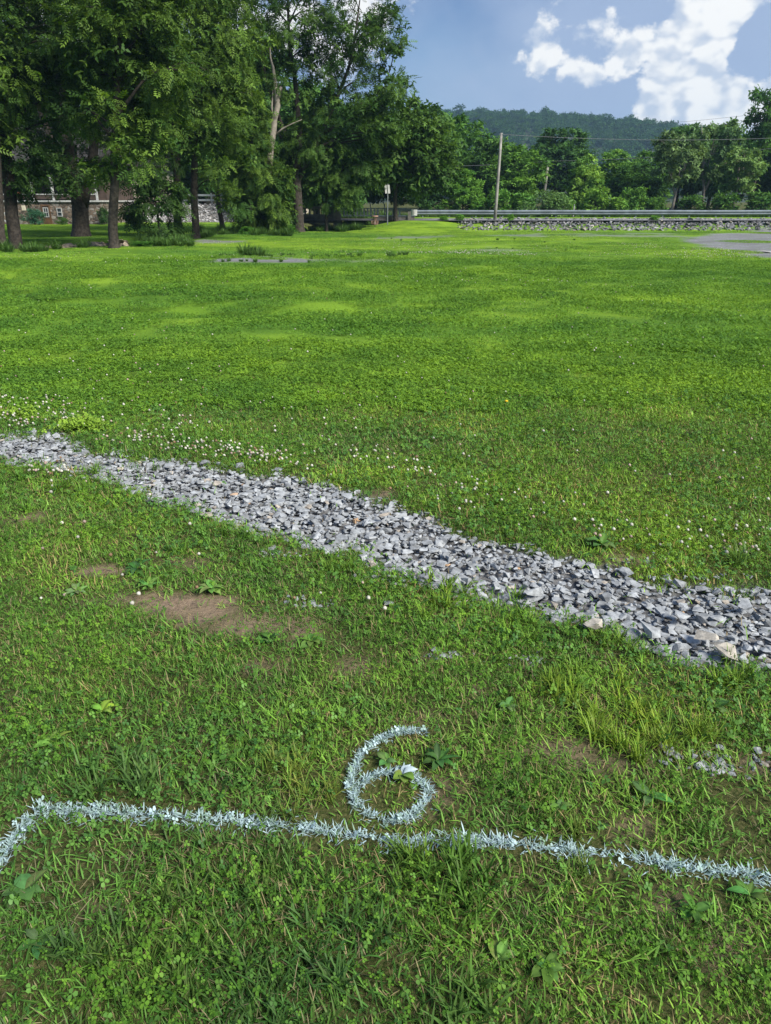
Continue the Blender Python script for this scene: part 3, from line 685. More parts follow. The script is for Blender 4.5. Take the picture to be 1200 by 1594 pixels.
def stone_set(parent, P, size, tilt, colf, n_parts, mat_part, mat_fill, names=('stone', 'stone_fill'), key=None, tmpl=STONES):
    """the n_parts stones that show largest become parts of their own, the rest one fill mesh"""
    n = len(P); idx = rng.integers(0, len(tmpl), n); a, tx, ty = rots(n, tilt); C = colf(n)
    u, v = proj(P[:, 0], P[:, 1], P[:, 2]); vis = (u > 5) & (u < 1195)
    score = size / np.hypot(P[:, 0], P[:, 1]) * vis * (1 if key is None else key)
    order = np.argsort(-score); big = order[:n_parts]; rest = order[n_parts:]
    mes = []
    for i, (V, T) in enumerate(tmpl):
        me_ = mesh_np(names[0], V, T, flat=True); me_.materials.append(mat_part); mes.append(me_)
    M = euler_mats(a, tx, ty)
    for i in big:
        o_ = bpy.data.objects.new(names[0], mes[idx[i]]); COL.objects.link(o_); o_.parent = parent
        o_.matrix_local = Matrix.Translation(P[i]) @ Matrix(M[i].tolist()).to_4x4() @ Matrix.Scale(float(size[i]), 4)
        o_.color = (*C[i], 1)
    VV, TT, CC = [], [], []; k = 0
    for j, (V, T) in enumerate(tmpl):
        s = rest[idx[rest] == j]
        if not len(s): continue
        W_ = np.einsum('nij,kj->nki', M[s], V) * size[s][:, None, None] + P[s][:, None]
        VV.append(W_.reshape(-1, 3)); TT.append((np.arange(len(s))[:, None, None] * len(V) + T[None]).reshape(-1, 3) + k); CC.append(np.repeat(C[s], len(V), 0)); k += len(s) * len(V)
    if VV:
        f_ = link(names[1], mesh_np(names[1], np.concatenate(VV), np.concatenate(TT), np.concatenate(CC), flat=True), mat_fill, parent); f_['kind'] = 'stuff'
def stone_cols(n):
    k = rng.random((n, 1)); g = rng.beta(2.2, 2.4, (n, 1))
    c = (.17 + .17 * g) * np.array((.93, 1.0, 1.07))
    c = np.where(k > .965, np.array((.34, .31, .27)) * (.55 + .6 * g), c)
    c = np.where(k > .997, np.array((.33, .22, .13)) * (.7 + .5 * g), c)
    return c
strip = thing('gravel_strip', None, None); tag(strip, kind='structure')
N = 260000
x = rng.uniform(-7.5, 6.5, N); y = rng.uniform(1.2, 7.6, N); u, v = proj(x, y, 0 * x); a, b = strip_side(u, v)
e = (fbm(x, y, 6, 71) - .5) * 14; mg = np.minimum(a, b) + e
ok = (mg > -2) & (u > -400) & (u < 2300)
x, y, a, b, u, v = x[ok], y[ok], a[ok], b[ok], u[ok], v[ok]
frac = a / (a + b)                                         # 0 at the far edge, 1 at the near edge
layers = []
def pick(n, smin, smax, z0, z1, bias):
    i = rng.choice(len(x), n, replace=False, p=bias / bias.sum())
    s = smin + (smax - smin) * rng.beta(1.3, 2.4, n)
    return np.stack([x[i], y[i], H(x[i], y[i]) - .035 + rng.uniform(z0, z1, n) + s * .18], 1), s
P1, s1 = pick(12000, .018, .052, .0, .034, np.ones(len(x)))
P2, s2 = pick(3000, .042, .095, .004, .03, .35 + frac * .9)
P3, s3 = pick(90, .075, .11, .01, .026, .05 + np.clip(frac, 0, 1) ** 1.5 * sstep(200, 900, u))
# stones strewn on the earth just outside the strip
q = [(820, 1028, 30, 8), (700, 1020, 30, 6), (1190, 1190, 30, 20), (1110, 1195, 30, 10), (480, 940, 40, 8), (1000, 875, 60, 14), (1100, 900, 60, 8), (430, 862, 25, 6), (920, 965, 30, 5), (1080, 1180, 70, 20), (600, 900, 60, 10), (740, 935, 60, 8), (180, 740, 50, 15)]
ex = []
for (cu, cv, ru, rv) in q:
    for i in range(26):
        g_ = ground_at(cu + random.gauss(0, ru * .6), cv + random.gauss(0, rv * .6)); ex.append((g_.x, g_.y, Hs(g_.x, g_.y) + .004))
P4 = np.array(ex); s4 = rng.uniform(.012, .035, len(P4)) * (1 + (rng.random(len(P4)) < .1))
big1 = [(1095, 995, .125), (1132, 1018, .125), (1160, 945, .1), (925, 975, .11), (1010, 985, .115), (365, 773, .06), (830, 925, .115), (1060, 960, .11), (540, 775, .1), (598, 805, .09), (660, 900, .1)]
P5 = np.array([[*(ground_at(u_, v_, .03)[:2]), .045] for u_, v_, s_ in big1]); s5 = np.array([q[2] for q in big1])
PS = np.concatenate([P1, P2, P3, P5, P4]); SS = np.concatenate([s1, s2, s3, s5, s4])
def cf(n):
    c = stone_cols(n); k = len(P1) + len(P2) + len(P3)
    for j in (0, 1, 3): c[k + j] = (.33, .31, .27)
    c[k + 5] = (.33, .24, .17); c[k + 9] = (.34, .30, .25)
    return c
stone_set(strip, PS, SS, .13, cf, 300, MAT['stone_o'], MAT['stone'], key=np.r_[np.full(len(P1), .3), np.ones(len(P2)), np.full(len(P3) + len(P5), 1.4), np.full(len(P4), .4)])

# rock bank below the road
bank = thing('rock_bank', None, None); tag(bank, kind='structure')
def bank_rocks(n, x0, x1, s0, s1):
    xx = rng.uniform(x0, x1, n); yy = rng.uniform(44.75, 47.0, n); s = s0 + (s1 - s0) * rng.beta(1.3, 2.2, n)
    return np.stack([xx, yy, H(xx, yy) + s * .15], 1), s
Pa, sa = bank_rocks(5200, 4.0, 44, .12, .34); Pb, sb = bank_rocks(420, 4.3, 40, .24, .52)
P = np.concatenate([Pa, Pb]); s = np.concatenate([sa, sb])
ok = (P[:, 0] > 4.2 + .5 * rng.random(len(P)))
P, s = P[ok], s[ok]
def bank_cols(n):
    k = rng.random((n, 1)); c = (.08 + .20 * rng.beta(1.6, 2.2, (n, 1))) * np.array((.97, 1.0, 1.04)); c = np.where(k > .9, np.array((.27, .25, .22)) * rng.uniform(.7, 1.25, (n, 1)), c)
    return c
stone_set(bank, P, s, .5, bank_cols, 260, MAT['rock_o'], MAT['rock'], names=('rock', 'rock_fill'))
# flat slabs on the creek bank, and the pale rubble slope by the far house
slabs = thing('creek_bank_stones', None, None); tag(slabs, kind='structure')
n = 170; t = rng.uniform(0, 1, n); uu = 75 + 122 * t; vv = 390 - rng.beta(1.4, 1.8, n) * (5 + 11 * t)
P = np.array([at_y(a_, b_, 30.2 - .8 * t_ + rng.uniform(-.3, .3)) for a_, b_, t_ in zip(uu, vv, t)])
stone_set(slabs, P, rng.uniform(.22, .62, n), .45, lambda n: np.array((.30, .25, .19)) * rng.uniform(.5, 1.35, (n, 1)), 170, MAT['rock_o'], MAT['rock'], names=('slab', 'slab_fill'), tmpl=[hull_stone(300 + i, .3) for i in range(10)])
rub = thing('rubble_slope', None, None); tag(rub, kind='structure')
n = 1500; xx = rng.uniform(-23.5, -10.5, n); tt = rng.random(n); yy = 63 + tt * 1.8
P = np.stack([xx, yy, np.interp(tt, [0, 1], [0.0, 1.35])], 1)
V = []
for i, xq in enumerate(np.linspace(-24, -10, 30)): V += [(xq, 62.9, -.1), (xq, 64.8, 1.3), (xq, 70, 1.3), (xq, 70, -.3)]
Q = [(i * 4 + j, i * 4 + 4 + j, i * 4 + 5 + j, i * 4 + 1 + j) for i in range(29) for j in range(3)]
link('earth', mesh_np('earth', V, Q), simple('stony_earth', (.18, .17, .16), .9, .3, 4), rub)
stone_set(rub, P, rng.uniform(.15, .42, n), .5, lambda n: np.array((.34, .34, .35)) * rng.uniform(.35, 1.2, (n, 1)), 240, MAT['rock_o'], MAT['rock'], names=('rock', 'rock_fill'))
lr = ground_at(1190, 393); lo_ = link('boulder', mesh_np('boulder', hull_stone(5, .35)[0] * (.5, .35, .4) + (0, 0, .03), hull_stone(5, .35)[1], flat=True), simple('pale_rock', (.26, .26, .26), .8), loc=lr)
tag(lo_, 'single flat pale rock lying at the edge of the gravel lot', 'rock')

# ------------------------------------------------------------------ the lawn farther off: scattered tufted patches (one mass nobody could count)
def scatter(name, P, rot, scl, idx, coll, label, cat):
    me_ = bpy.data.meshes.new(name); me_.vertices.add(len(P)); me_.vertices.foreach_set('co', np.asarray(P, np.float32).ravel())
    me_.attributes.new('rot', 'FLOAT_VECTOR', 'POINT').data.foreach_set('vector', np.asarray(rot, np.float32).ravel())
    me_.attributes.new('scl', 'FLOAT_VECTOR', 'POINT').data.foreach_set('vector', np.asarray(scl, np.float32).ravel())
    me_.attributes.new('pick', 'INT', 'POINT').data.foreach_set('value', np.asarray(idx, np.int32))
    o_ = link(name, me_); ng = bpy.data.node_groups.new(name, 'GeometryNodeTree')
    ng.interface.new_socket('Geometry', in_out='INPUT', socket_type='NodeSocketGeometry'); ng.interface.new_socket('Geometry', in_out='OUTPUT', socket_type='NodeSocketGeometry')
    gi = ng.nodes.new('NodeGroupInput'); go_ = ng.nodes.new('NodeGroupOutput'); ip = ng.nodes.new('GeometryNodeInstanceOnPoints'); ci = ng.nodes.new('GeometryNodeCollectionInfo')
    ci.inputs['Collection'].default_value = coll; ci.inputs['Separate Children'].default_value = True; ci.inputs['Reset Children'].default_value = True
    def na(k, t):
        q = ng.nodes.new('GeometryNodeInputNamedAttribute'); q.data_type = t; q.inputs['Name'].default_value = k; return q.outputs['Attribute']
    ng.links.new(gi.outputs[0], ip.inputs['Points']); ng.links.new(ci.outputs[0], ip.inputs['Instance']); ip.inputs['Pick Instance'].default_value = True
    ng.links.new(na('pick', 'INT'), ip.inputs['Instance Index']); ng.links.new(na('rot', 'FLOAT_VECTOR'), ip.inputs['Rotation']); ng.links.new(na('scl', 'FLOAT_VECTOR'), ip.inputs['Scale'])
    ng.links.new(ip.outputs[0], go_.inputs[0])
    md = o_.modifiers.new('scatter', 'NODES'); md.node_group = ng
    return tag(o_, label, cat, kind='stuff')
def patch_coll(name, n_var, rad, nb, L, w, n_cl, cs, gain=(1, 1, 1), straw=.035, coll=None, k0=0):
    c = coll or bpy.data.collections.new(name)
    for k in range(k0, k0 + n_var):
        r_ = rad * np.sqrt(rng.random(nb)) * rng.uniform(.75, 1.1, nb); a_ = rng.uniform(0, 6.28, nb); bx, by = r_ * np.cos(a_), r_ * np.sin(a_)
        h = np.clip(rng.normal(.5, .28, nb), 0, 1)[:, None]
        cc = ((1 - h) * np.array((.068, .172, .032)) + h * np.array((.168, .338, .056))) * rng.uniform(.8, 1.2, (nb, 1)) * np.array(gain)
        s_ = rng.random(nb) < straw; cc[s_] = np.array((.30, .26, .14)) * rng.uniform(.6, 1.1, (s_.sum(), 1))
        parts = [blades(bx, by, 0 * bx - .01, L * rng.uniform(.5, 1.3, nb) * (1 - .55 * (r_ / rad) ** 2), w * rng.uniform(.7, 1.3, nb), rng.uniform(0, 6.28, nb), rng.beta(2, 2.2, nb) * .9, rng.uniform(0, .4, nb), cc, seg=2)]
        if n_cl:
            m_ = int(n_cl * (0.6 + .8 * (k % 3) / 2)); r_ = rad * np.sqrt(rng.random(m_)); a_ = rng.uniform(0, 6.28, m_); h = rng.random((m_, 1))
            parts.append(clovers(r_ * np.cos(a_), r_ * np.sin(a_), rng.uniform(.02, .05, m_), cs * rng.uniform(.7, 1.3, m_), ((1 - h) * np.array((.065, .16, .022)) + h * np.array((.145, .29, .035))), .45))
        V, T, C = join(parts); me_ = mesh_np(name, V, T, C); me_.materials.append(MAT['patch'])
        c.objects.link(bpy.data.objects.new('%s_%02d' % (name, k), me_))
    return c
def lawn(name, y0, y1, step, coll, nv, s0, s1, label, excl_near=True):
    ny = int((y1 - y0) / step); P = []
    for j in range(ny):
        yy = y0 + (j + .5) * step; hw = yy * .78 + 3.0; nx = int(2 * hw / step)
        P.append(np.stack([np.linspace(-hw, hw, nx), np.full(nx, yy)], 1))
    P = np.concatenate(P); P += rng.uniform(-.55, .55, P.shape) * step
    x_, y_ = P[:, 0], P[:, 1]; z_ = H(x_, y_); u, v = proj(x_, y_, z_); a, b = strip_side(u, v)
    m_ = (rng.random(len(P)) > gravel_mask(x_, y_) * .93) & (poly_dist(x_, y_, CREEK) > 1.7) & ~((np.minimum(a, b) > -7 - 60 / np.maximum(y_, .5)) & (y_ < 9)) & ~((y_ > 44.2) & (x_ > 3.8)) & ~((y_ > 45.8) & (x_ > -3))
    m_ &= ~((y_ > 46) & (x_ > -9)) & ~((x_ < -21) & (y_ > 56))
    if excl_near: m_ &= ~((u > -150) & (u < 1350) & (y_ < 5.7)) & ((b > 0) | (y_ > 6.5))
    x_, y_, z_ = x_[m_], y_[m_], z_[m_]; n = len(x_)
    s_ = rng.uniform(s0, s1, n)
    hs = s_ * (.8 + .4 * fbm(x_, y_, .4, 17))
    ix_ = rng.integers(0, nv, n)
    if y1 > 10:                            # mown bands, and longer, darker tufts painting in the shade of the swale slope
        ph = (y_ - .012 * (x_ + 2) ** 2 + 1.2 * fbm(x_, y_, .12, 33)) / (2.1 + .03 * y_); bd = np.sin(ph * 6.283)
        ix_ = np.where((bd > .25) & (rng.random(n) < .75), rng.integers(8, 11, n), ix_); ix_ = np.where((bd < -.7) & (rng.random(n) < .35), rng.integers(6, 8, n), ix_)
        sw_ = np.hypot(x_ + 1.5, y_ - 19.0); ix_ = np.where((np.abs(sw_ - 7.5) < .38) & (x_ < 1.2) & (y_ < 19), rng.integers(6, 8, n), ix_)
    return scatter(name, np.stack([x_, y_, z_], 1), np.stack([0 * x_, 0 * x_, rng.uniform(0, 6.28, n)], 1), np.stack([s_, s_, hs], 1), ix_, coll, label, 'grass')
pc1 = patch_coll('lawn_tuft_near', 8, .30, 2600, .030, .0045, 700, .0105)
pc2 = patch_coll('lawn_tuft_mid', 6, .6, 4600, .030, .0068, 650, .0125, (1.12, 1.08, 1.0))
patch_coll('lawn_tuft_mid', 2, .6, 4600, .040, .0068, 650, .0125, (.68, .74, .8), coll=pc2, k0=6); patch_coll('lawn_tuft_mid', 3, .6, 4600, .028, .0068, 500, .0125, (1.22, 1.14, 1.08), coll=pc2, k0=8)  # darker pair serves the mown bands and the painted swale shade
pc3 = patch_coll('lawn_tuft_far', 6, 1.3, 4200, .038, .015, 0, .03, (1.30, 1.18, 1.05))  # lighter, yellower gain paints grazing light into the far lawn
patch_coll('lawn_tuft_far', 2, 1.3, 4200, .045, .015, 0, .03, (1.0, .98, .9), coll=pc3, k0=6); patch_coll('lawn_tuft_far', 3, 1.3, 4200, .034, .015, 0, .03, (1.48, 1.28, 1.1), coll=pc3, k0=8)
lawn('grass', 1.0, 9.0, .34, pc1, 8, .85, 1.2, 'short mown grass and clover just behind the stone strip')
lawn('grass', 9.0, 22.0, .72, pc2, 6, .85, 1.2, 'mown grass across the middle of the field', False)
lawn('grass', 22.0, 62.0, 1.55, pc3, 6, .85, 1.2, 'bright mown grass at the far side of the field', False)
pc0 = patch_coll('lawn_tuft_fine', 12, .13, 560, .028, .0032, 16, .0075, (1.06, .98, 1.1), .17)
def wide_near(n, dens):
    x = rng.uniform(-6.5, 6.5, n); y = rng.uniform(-.6, 6.4, n); u, v = proj(x, y, 0 * x); a, b = strip_side(u, v)
    inn = (u > -170) & (u < 1370) & (v < 1850) & (y > .45)
    k = rng.random(n) < np.where(inn, dens(x, y), np.where((b < -4) | (y < .5), 1.0, 0.0))
    return x[k], y[k]
x, y = wide_near(15500, lambda x, y: (cover(x, y) > .55) * np.clip(cover(x, y), 0, 1) * (poly_dist(x, y, LINEg) > .15) * (poly_dist(x, y, SIXg) > .13) * (.45 + .55 * sstep(.38, .6, fbm(x, y, 2.2, 91))) * .95)
n = len(x); s = rng.uniform(.7, 1.2, n)
scatter('grass', np.stack([x, y, H(x, y)], 1), np.stack([rng.normal(0, .05, n), rng.normal(0, .05, n), rng.uniform(0, 6.28, n)], 1), np.stack([s, s, s * rng.uniform(.8, 1.3, n)], 1), rng.integers(0, 12, n), pc0, 'fine short grass matted between the coarser blades in front', 'grass')
# taller growth: weeds on the bare patches, creek edge
tc_ = bpy.data.collections.new('weed_tufts')
for k in range(4):
    nb = 160; r_ = .18 * np.sqrt(rng.random(nb)); a_ = rng.uniform(0, 6.28, nb)
    V, T, C = blades(r_ * np.cos(a_), r_ * np.sin(a_), 0 * r_, rng.uniform(.15, .5, nb), rng.uniform(.012, .03, nb), a_, rng.beta(2, 3, nb) * .8, rng.uniform(.1, .6, nb), np.array((.065, .135, .03)) * rng.uniform(.6, 1.4, (nb, 1)), seg=3)
    me_ = mesh_np('weed_tuft', V, T, C); me_.materials.append(MAT['weed']); tc_.objects.link(bpy.data.objects.new('weed_tuft_%d' % k, me_))
P, S = [], []
def tall(u0, u1, v0, v1, n, s):
    for i in range(n):
        g_ = ground_at(random.uniform(u0, u1), random.uniform(v0, v1)); P.append((g_.x, g_.y, Hs(g_.x, g_.y))); S.append(s * random.uniform(.6, 1.3))
tall(320, 500, 412, 415, 12, .22); tall(375, 405, 396, 400, 7, .8); tall(480, 560, 402, 408, 14, .3); tall(330, 470, 399, 402, 14, .25); tall(600, 640, 403, 408, 6, .35); tall(555, 900, 371, 377, 10, .18); tall(770, 900, 383, 391, 6, .16)
for (xa, ya), (xb, yb) in zip(CREEK[1:-3], CREEK[2:-2]):
    ln = math.hypot(xb - xa, yb - ya)
    for i in range(int(ln * 9)):
        t_ = random.random(); sd = random.choice((-1, 1)) * random.uniform(1.1, 2.1); nx_, ny_ = -(yb - ya) / ln, (xb - xa) / ln
        X, Y = xa + (xb - xa) * t_ + nx_ * sd, ya + (yb - ya) * t_ + ny_ * sd
        if X < -11.8 and X > -17.5 and Y > 29: continue
        P.append((X, Y, Hs(X, Y))); S.append(random.uniform(.5, 1.25))
tall(450, 590, 352, 361, 70, 1.0); tall(0, 70, 386, 392, 22, .6); tall(385, 450, 362, 368, 26, .8); tall(200, 300, 374, 384, 50, .8)
for i in range(190):
    X = random.uniform(-3.2, 40); P.append((X, random.uniform(55.6, 57.5), .35)); S.append(random.uniform(.8, 1.7))
P = np.array(P); S = np.array(S); n = len(P)
scatter('tall_weeds', P, np.stack([0 * S, 0 * S, rng.uniform(0, 6.28, n)], 1), np.stack([S, S, S], 1), rng.integers(0, 4, n), tc_, 'rough tall weeds along the creek, road edge and bare patches', 'weeds')

# ------------------------------------------------------------------ guardrail along the far side of the road
RY = 55.0
ztop = at_y(900, 327.2, RY).z; zbot = ztop - .32
gx0, gx1 = at_y(645, 330, RY).x, 60.0
gr = thing('guardrail', 'long galvanised guardrail on the far side of the road', 'guardrail', (gx0, RY, .44))
prof = [(.0, 0), (-.03, .02), (-.085, .06), (-.085, .11), (-.02, .15), (-.02, .175), (-.085, .215), (-.085, .265), (-.03, .305), (0, .325)]
mb = MB()
xs2 = np.arange(0, gx1 - gx0 + .1, 1.9)
V = [(X, py, zbot - .44 + pz + .006 * math.sin(X * .8)) for X in xs2 for py, pz in prof]; k = len(prof)
Fs = [(i * k + j, (i + 1) * k + j, (i + 1) * k + j + 1, i * k + j + 1) for i in range(len(xs2) - 1) for j in range(k - 1)]
mb.add(V, Fs); mb.build('rail', MAT['steel'], gr)
for X in np.arange(.6, gx1 - gx0, 1.905):
    MB().box(X - .05, X + .05, .02, .16, -.35, zbot - .44 + .30).build('post', MAT['steel_dark'], gr)
mb = MB(); mb.tube([(-.02, -.10, zbot - .44 - .03), (-.02, -.10, zbot - .44 + .36)], [.22, .22], 12); mb.box(-.16, .12, -.10, -.07, zbot - .44 - .02, zbot - .44 + .345)
mb.build('end_terminal', MAT['white'], gr)

# ------------------------------------------------------------------ bridge over the creek: parapet, steel railing, wing wall
BY_ = 46.6
def bx_(u, v=335): return at_y(u, v, BY_).x
def bz_(v): return at_y(500, v, BY_).z
br = thing('bridge_parapet', 'old concrete bridge parapet with open balusters behind the creek trees', 'bridge', (bx_(528), BY_, 0))
x0, x1 = bx_(395) - bx_(528), 0.0
MB().box(x0, x1 - .36, -.16, .16, bz_(325), bz_(321.5)).build('cap', MAT['concrete'], br)
MB().box(x0, x1 - .36, -.2, .3, bz_(347), bz_(333.5)).build('girder', MAT['concrete'], br)
for X in np.arange(x0 + .15, x1 - .4, .27): MB().box(X - .05, X + .05, -.09, .09, bz_(333.5), bz_(325)).build('baluster', MAT['concrete'], br)
mb = MB(); mb.box(x1 - .36, x1 + .1, -.3, .4, bz_(354), bz_(320.5)); mb.box(x1 - .42, x1 + .16, -.36, .46, bz_(320.5) + .003, bz_(318.5)); mb.build('end_pier', MAT['concrete'], br)
sr = thing('steel_railing', 'grey steel railing with close upright posts beyond the bridge', 'railing', (bx_(531), BY_ + .1, 0))
x1 = bx_(632) - bx_(531)
for i, (za, zb) in enumerate(((bz_(325.2), bz_(323.6)), (bz_(336.4), bz_(335)))): MB().box(.1, x1, -.05, .05, za, zb).build('rail', MAT['steel_dark' if i == 0 else 'steel'], sr)
for i, ub in enumerate(np.arange(535, 592, 5.3)): MB().box(bx_(ub) - bx_(531) - .045, bx_(ub) - bx_(531) + .045, -.07, .07, bz_(337), bz_(325)).build('post', MAT['steel'], sr)
for ub in (602, 612, 622): MB().box(bx_(ub) - bx_(531) - .05, bx_(ub) - bx_(531) + .05, -.08, .08, bz_(341), bz_(326)).build('post', MAT['steel_dark'], sr)
ww = thing('wing_wall', 'low grey concrete wing wall under the railing, beside the grass ramp', 'wall', (bx_(583), BY_ - .15, 0))
MB().box(0, bx_(645) - bx_(583), -.12, .2, -.4, bz_(336.8)).build('wall', MAT['concrete'], ww)
MB().box(-.05, bx_(645) - bx_(583) + .05, -.16, .24, bz_(336.8) + .003, bz_(335.3)).build('coping', MAT['steel'], ww)
MB().box(bx_(637) - bx_(583) - .1, bx_(637) - bx_(583) + .1, -.25, -.125, -.2, bz_(329)).build('end_post', MAT['concrete'], ww)
def marker(u, v0, v1, Y, label, wdt=.06):
    a = at_y(u, v0, Y); b = at_y(u + .5, v1, Y); t = thing('marker_post', label, 'marker post', b)
    MB().box(-wdt / 2, wdt / 2, -.015, .015, -.3, a.z - b.z).build('post', MAT['white'], t)
    MB().box(-wdt / 2 - .002, wdt / 2 + .002, -.018, .018, (a.z - b.z) * .8, (a.z - b.z) * .92).build('reflector', MAT['steel'], t)
marker(598, 317, 336, 47.4, 'thin white marker post at the steel railing, taller of two')
marker(576, 318, 330, 48.5, 'short white marker post behind the steel railing posts', .05)
marker(892.5, 318, 330, 56.5, 'small white marker post behind the guardrail, beside the round bush')
SY = 44.6
a = at_y(603, 301, SY); sg = thing('road_sign', 'pair of narrow white sign panels high on a post near the bridge', 'sign', (a.x, SY, .3))
MB().tube([(0, .04, -.4), (.02, .04, at_y(603, 286, SY).z - .3)], [.03, .03], 8).build('post', MAT['steel_dark'], sg)
for k, ux in ((0, 600.6), (1, 605.2)):
    c_ = at_y(ux, 294.5, SY); h_ = 12.0 / ppm(SY)
    mb = MB(); mb.box(-.062, .062, -.006, .006, -h_ / 2, h_ / 2); po = mb.build('panel', MAT['white'], sg); po.location = (c_.x - a.x, 0, c_.z - .3); po.rotation_euler = (0, R(-7), R(12))
g_ = ground_at(586, 353.5); bs = thing('post_basket', 'small faded orange basket on a post in front of the wing wall', 'basket', (g_.x, 43.6, Hs(g_.x, 43.6)))
s_ = 1 / ppm(43.6); zb = lambda v: at_y(586, v, 43.6).z - bs.location.z
MB().tube([(0, 0, -.2), (0, 0, zb(335.5))], [.025, .022], 8).build('post', MAT['pole'], bs)
mb = MB()
for k in range(14):
    a_ = 2 * math.pi * k / 14; mb.bar((.17 * math.cos(a_), .17 * math.sin(a_), zb(349)), (.2 * math.cos(a_), .2 * math.sin(a_), zb(343.5)), .03, .02)
mb.tube([(0, 0, zb(349.2)), (0, 0, zb(348.6))], [.18, .18], 14); mb.build('tray', MAT['orange'], bs)
mb = MB()
for k in range(12):
    a_ = 2 * math.pi * k / 12; mb.bar((.15 * math.cos(a_), .15 * math.sin(a_), zb(337)), (.07 * math.cos(a_), .07 * math.sin(a_), zb(344)), .018, .012)
mb.build('chains', MAT['orange'], bs)
MB().tube([(0, 0, zb(337.2)), (0, 0, zb(335.6))], [.2, .19], 14).build('top_band', MAT['orange'], bs)

# ------------------------------------------------------------------ poles and wires
a = at_y(770, 345, 46.4); b = at_y(780.5, 207, 46.4)
pl_ = thing('utility_pole', 'bare weathered wooden pole standing on the rock bank by the road', 'utility pole', a)
d = b - a; mb = MB(); mb.tube([-d * .08, d * .3, d * .7, d], [.10, .092, .082, .07], 12, rough=.03); mb.build('shaft', MAT['pole'], pl_, True)
MB().tube([d * .985 + Vector((-.12, -.05, 0)), d * .985 + Vector((.12, -.05, 0))], [.02, .02], 6).build('bolt', MAT['steel_dark'], pl_)
a2 = at_y(845, 318, 66); b2 = at_y(853.5, 251, 66); pl2 = thing('utility_pole', 'thin leaning pole rising behind the round bush', 'utility pole', a2); d2 = b2 - a2
MB().tube([-d2 * .3, d2 * .5, d2], [.13, .12, .10], 10).build('shaft', MAT['pole'], pl2, True)
MB().tube([d2 * .99 + Vector((0, -.16, .0)), d2 * .99 + Vector((0, .0, .02))], [.03, .03], 6).build('insulator', MAT['steel_dark'], pl2)
def wire(A_, B_, sag, r, label, n=24):
    A_, B_ = Vector(A_), Vector(B_); L_ = [(A_.lerp(B_, i / n) - Vector((0, 0, sag * 4 * (i / n) * (1 - i / n)))) - A_ for i in range(n + 1)]
    o_ = MB().tube(L_, [r] * (n + 1), 5, False).build('overhead_wire', MAT['wire'], None, True, A_); return tag(o_, label, 'wire')
top2 = a2 + d2
wire(at_y(640, 259.5, 66), top2, .1, .014, 'lowest overhead wire, reaching the thin leaning pole past the bare pole')
wire(top2, at_y(1400, 209, 60), .35, .014, 'overhead wire running from the thin leaning pole across the treetops')
wire(a + d * .985, at_y(1400, 200, 60), .5, .010, 'overhead wire leaving the top of the bare pole towards the sparse tall tree')
wire(at_y(990, 195, 95), at_y(1400, 146, 70), .3, .012, 'highest overhead wire, seen against the white cloud')

# ------------------------------------------------------------------ stone house behind the creek
HY = 58.0
def hx(u): return at_y(u, 340, HY).x
def hz(v): return at_y(60, v, HY).z
hs_ = thing('stone_house', 'stone house with raised porch and white railing behind the big trees', 'house', (hx(158), HY, 0))
X = lambda u: hx(u) - hx(158)
m, nt, o = new_mat('fieldstone'); b_ = principled(nt, o, 0.9, 0.2); t_ = nd(nt, 'ShaderNodeTexCoord')
mp = nd(nt, 'ShaderNodeMapping'); mp.inputs['Scale'].default_value = (1, 1, 1.9); lk(nt, t_.outputs['Object'], mp.inputs['Vector'])
vo = nd(nt, 'ShaderNodeTexVoronoi'); vo.inputs['Scale'].default_value = 3.6; lk(nt, mp.outputs[0], vo.inputs['Vector'])
ve = nd(nt, 'ShaderNodeTexVoronoi', feature='DISTANCE_TO_EDGE'); ve.inputs['Scale'].default_value = 3.6; lk(nt, mp.outputs[0], ve.inputs['Vector'])
sc_ = nd(nt, 'ShaderNodeSeparateColor'); lk(nt, vo.outputs['Color'], sc_.inputs[0])
c = mixc(nt, sc_.outputs[0], (.06, .047, .038), (.20, .15, .115)); c = mixc(nt, maprange(nt, sc_.outputs[1], .75, .9), c, (.25, .23, .21))
c = mixc(nt, maprange(nt, ve.outputs['Distance'], .02, .07), (.17, .16, .145), c); lk(nt, c, b_.inputs['Base Color']); bump(nt, b_, maprange(nt, ve.outputs['Distance'], 0, .12), .9, .05)
MAT['fieldstone'] = m
xl = X(-420)
MB().box(xl, 0, 0, 9, -.4, hz(314.5)).build('basement_wall', m, hs_)
MB().box(xl - .1, .12, -.12, 9.1, hz(314.5) + .003, hz(311.8)).build('porch_floor', MAT['white'], hs_)
MB().box(xl, -.3, 2.6, 9, hz(311.8) + .003, hz(311.8) + 3.0).build('upper_wall', MAT['brown'], hs_)
pw = xl
for uu in (-150, -60, 5, 57, 88, 155):
    MB().box(X(uu) - .07, X(uu) + .07, .05, .19, hz(311.8) + .003, hz(311.8) + 2.6).build('porch_post', MAT['white'], hs_)
prs = [-150, -60, 5, 57, 88, 155]
for ua, ub in zip(prs[:-1], prs[1:]):
    ra = X(ua) + .075; rb = X(ub) - .075
    ro = MB().box(ra, rb, .07, .16, hz(303.3), hz(301.6)).build('railing', MAT['white'], hs_)
    MB().box(ra, rb, .10, .13, hz(311.8) + .08, hz(303.3) - .003).build('railing_screen', MAT['brown'], ro)
rf = MB(); rf.add([(xl - .6, -.7, hz(311.8) + 2.6), (.6, -.7, hz(311.8) + 2.6), (.6, 9.5, hz(311.8) + 2.6), (xl - .6, 9.5, hz(311.8) + 2.6), (xl - .6, 4.4, hz(311.8) + 5.2), (.6, 4.4, hz(311.8) + 5.2)],
    [(0, 1, 5, 4), (2, 3, 4, 5), (0, 4, 3), (1, 2, 5), (3, 2, 1, 0)]); rf.build('roof', MAT['roof'], hs_)
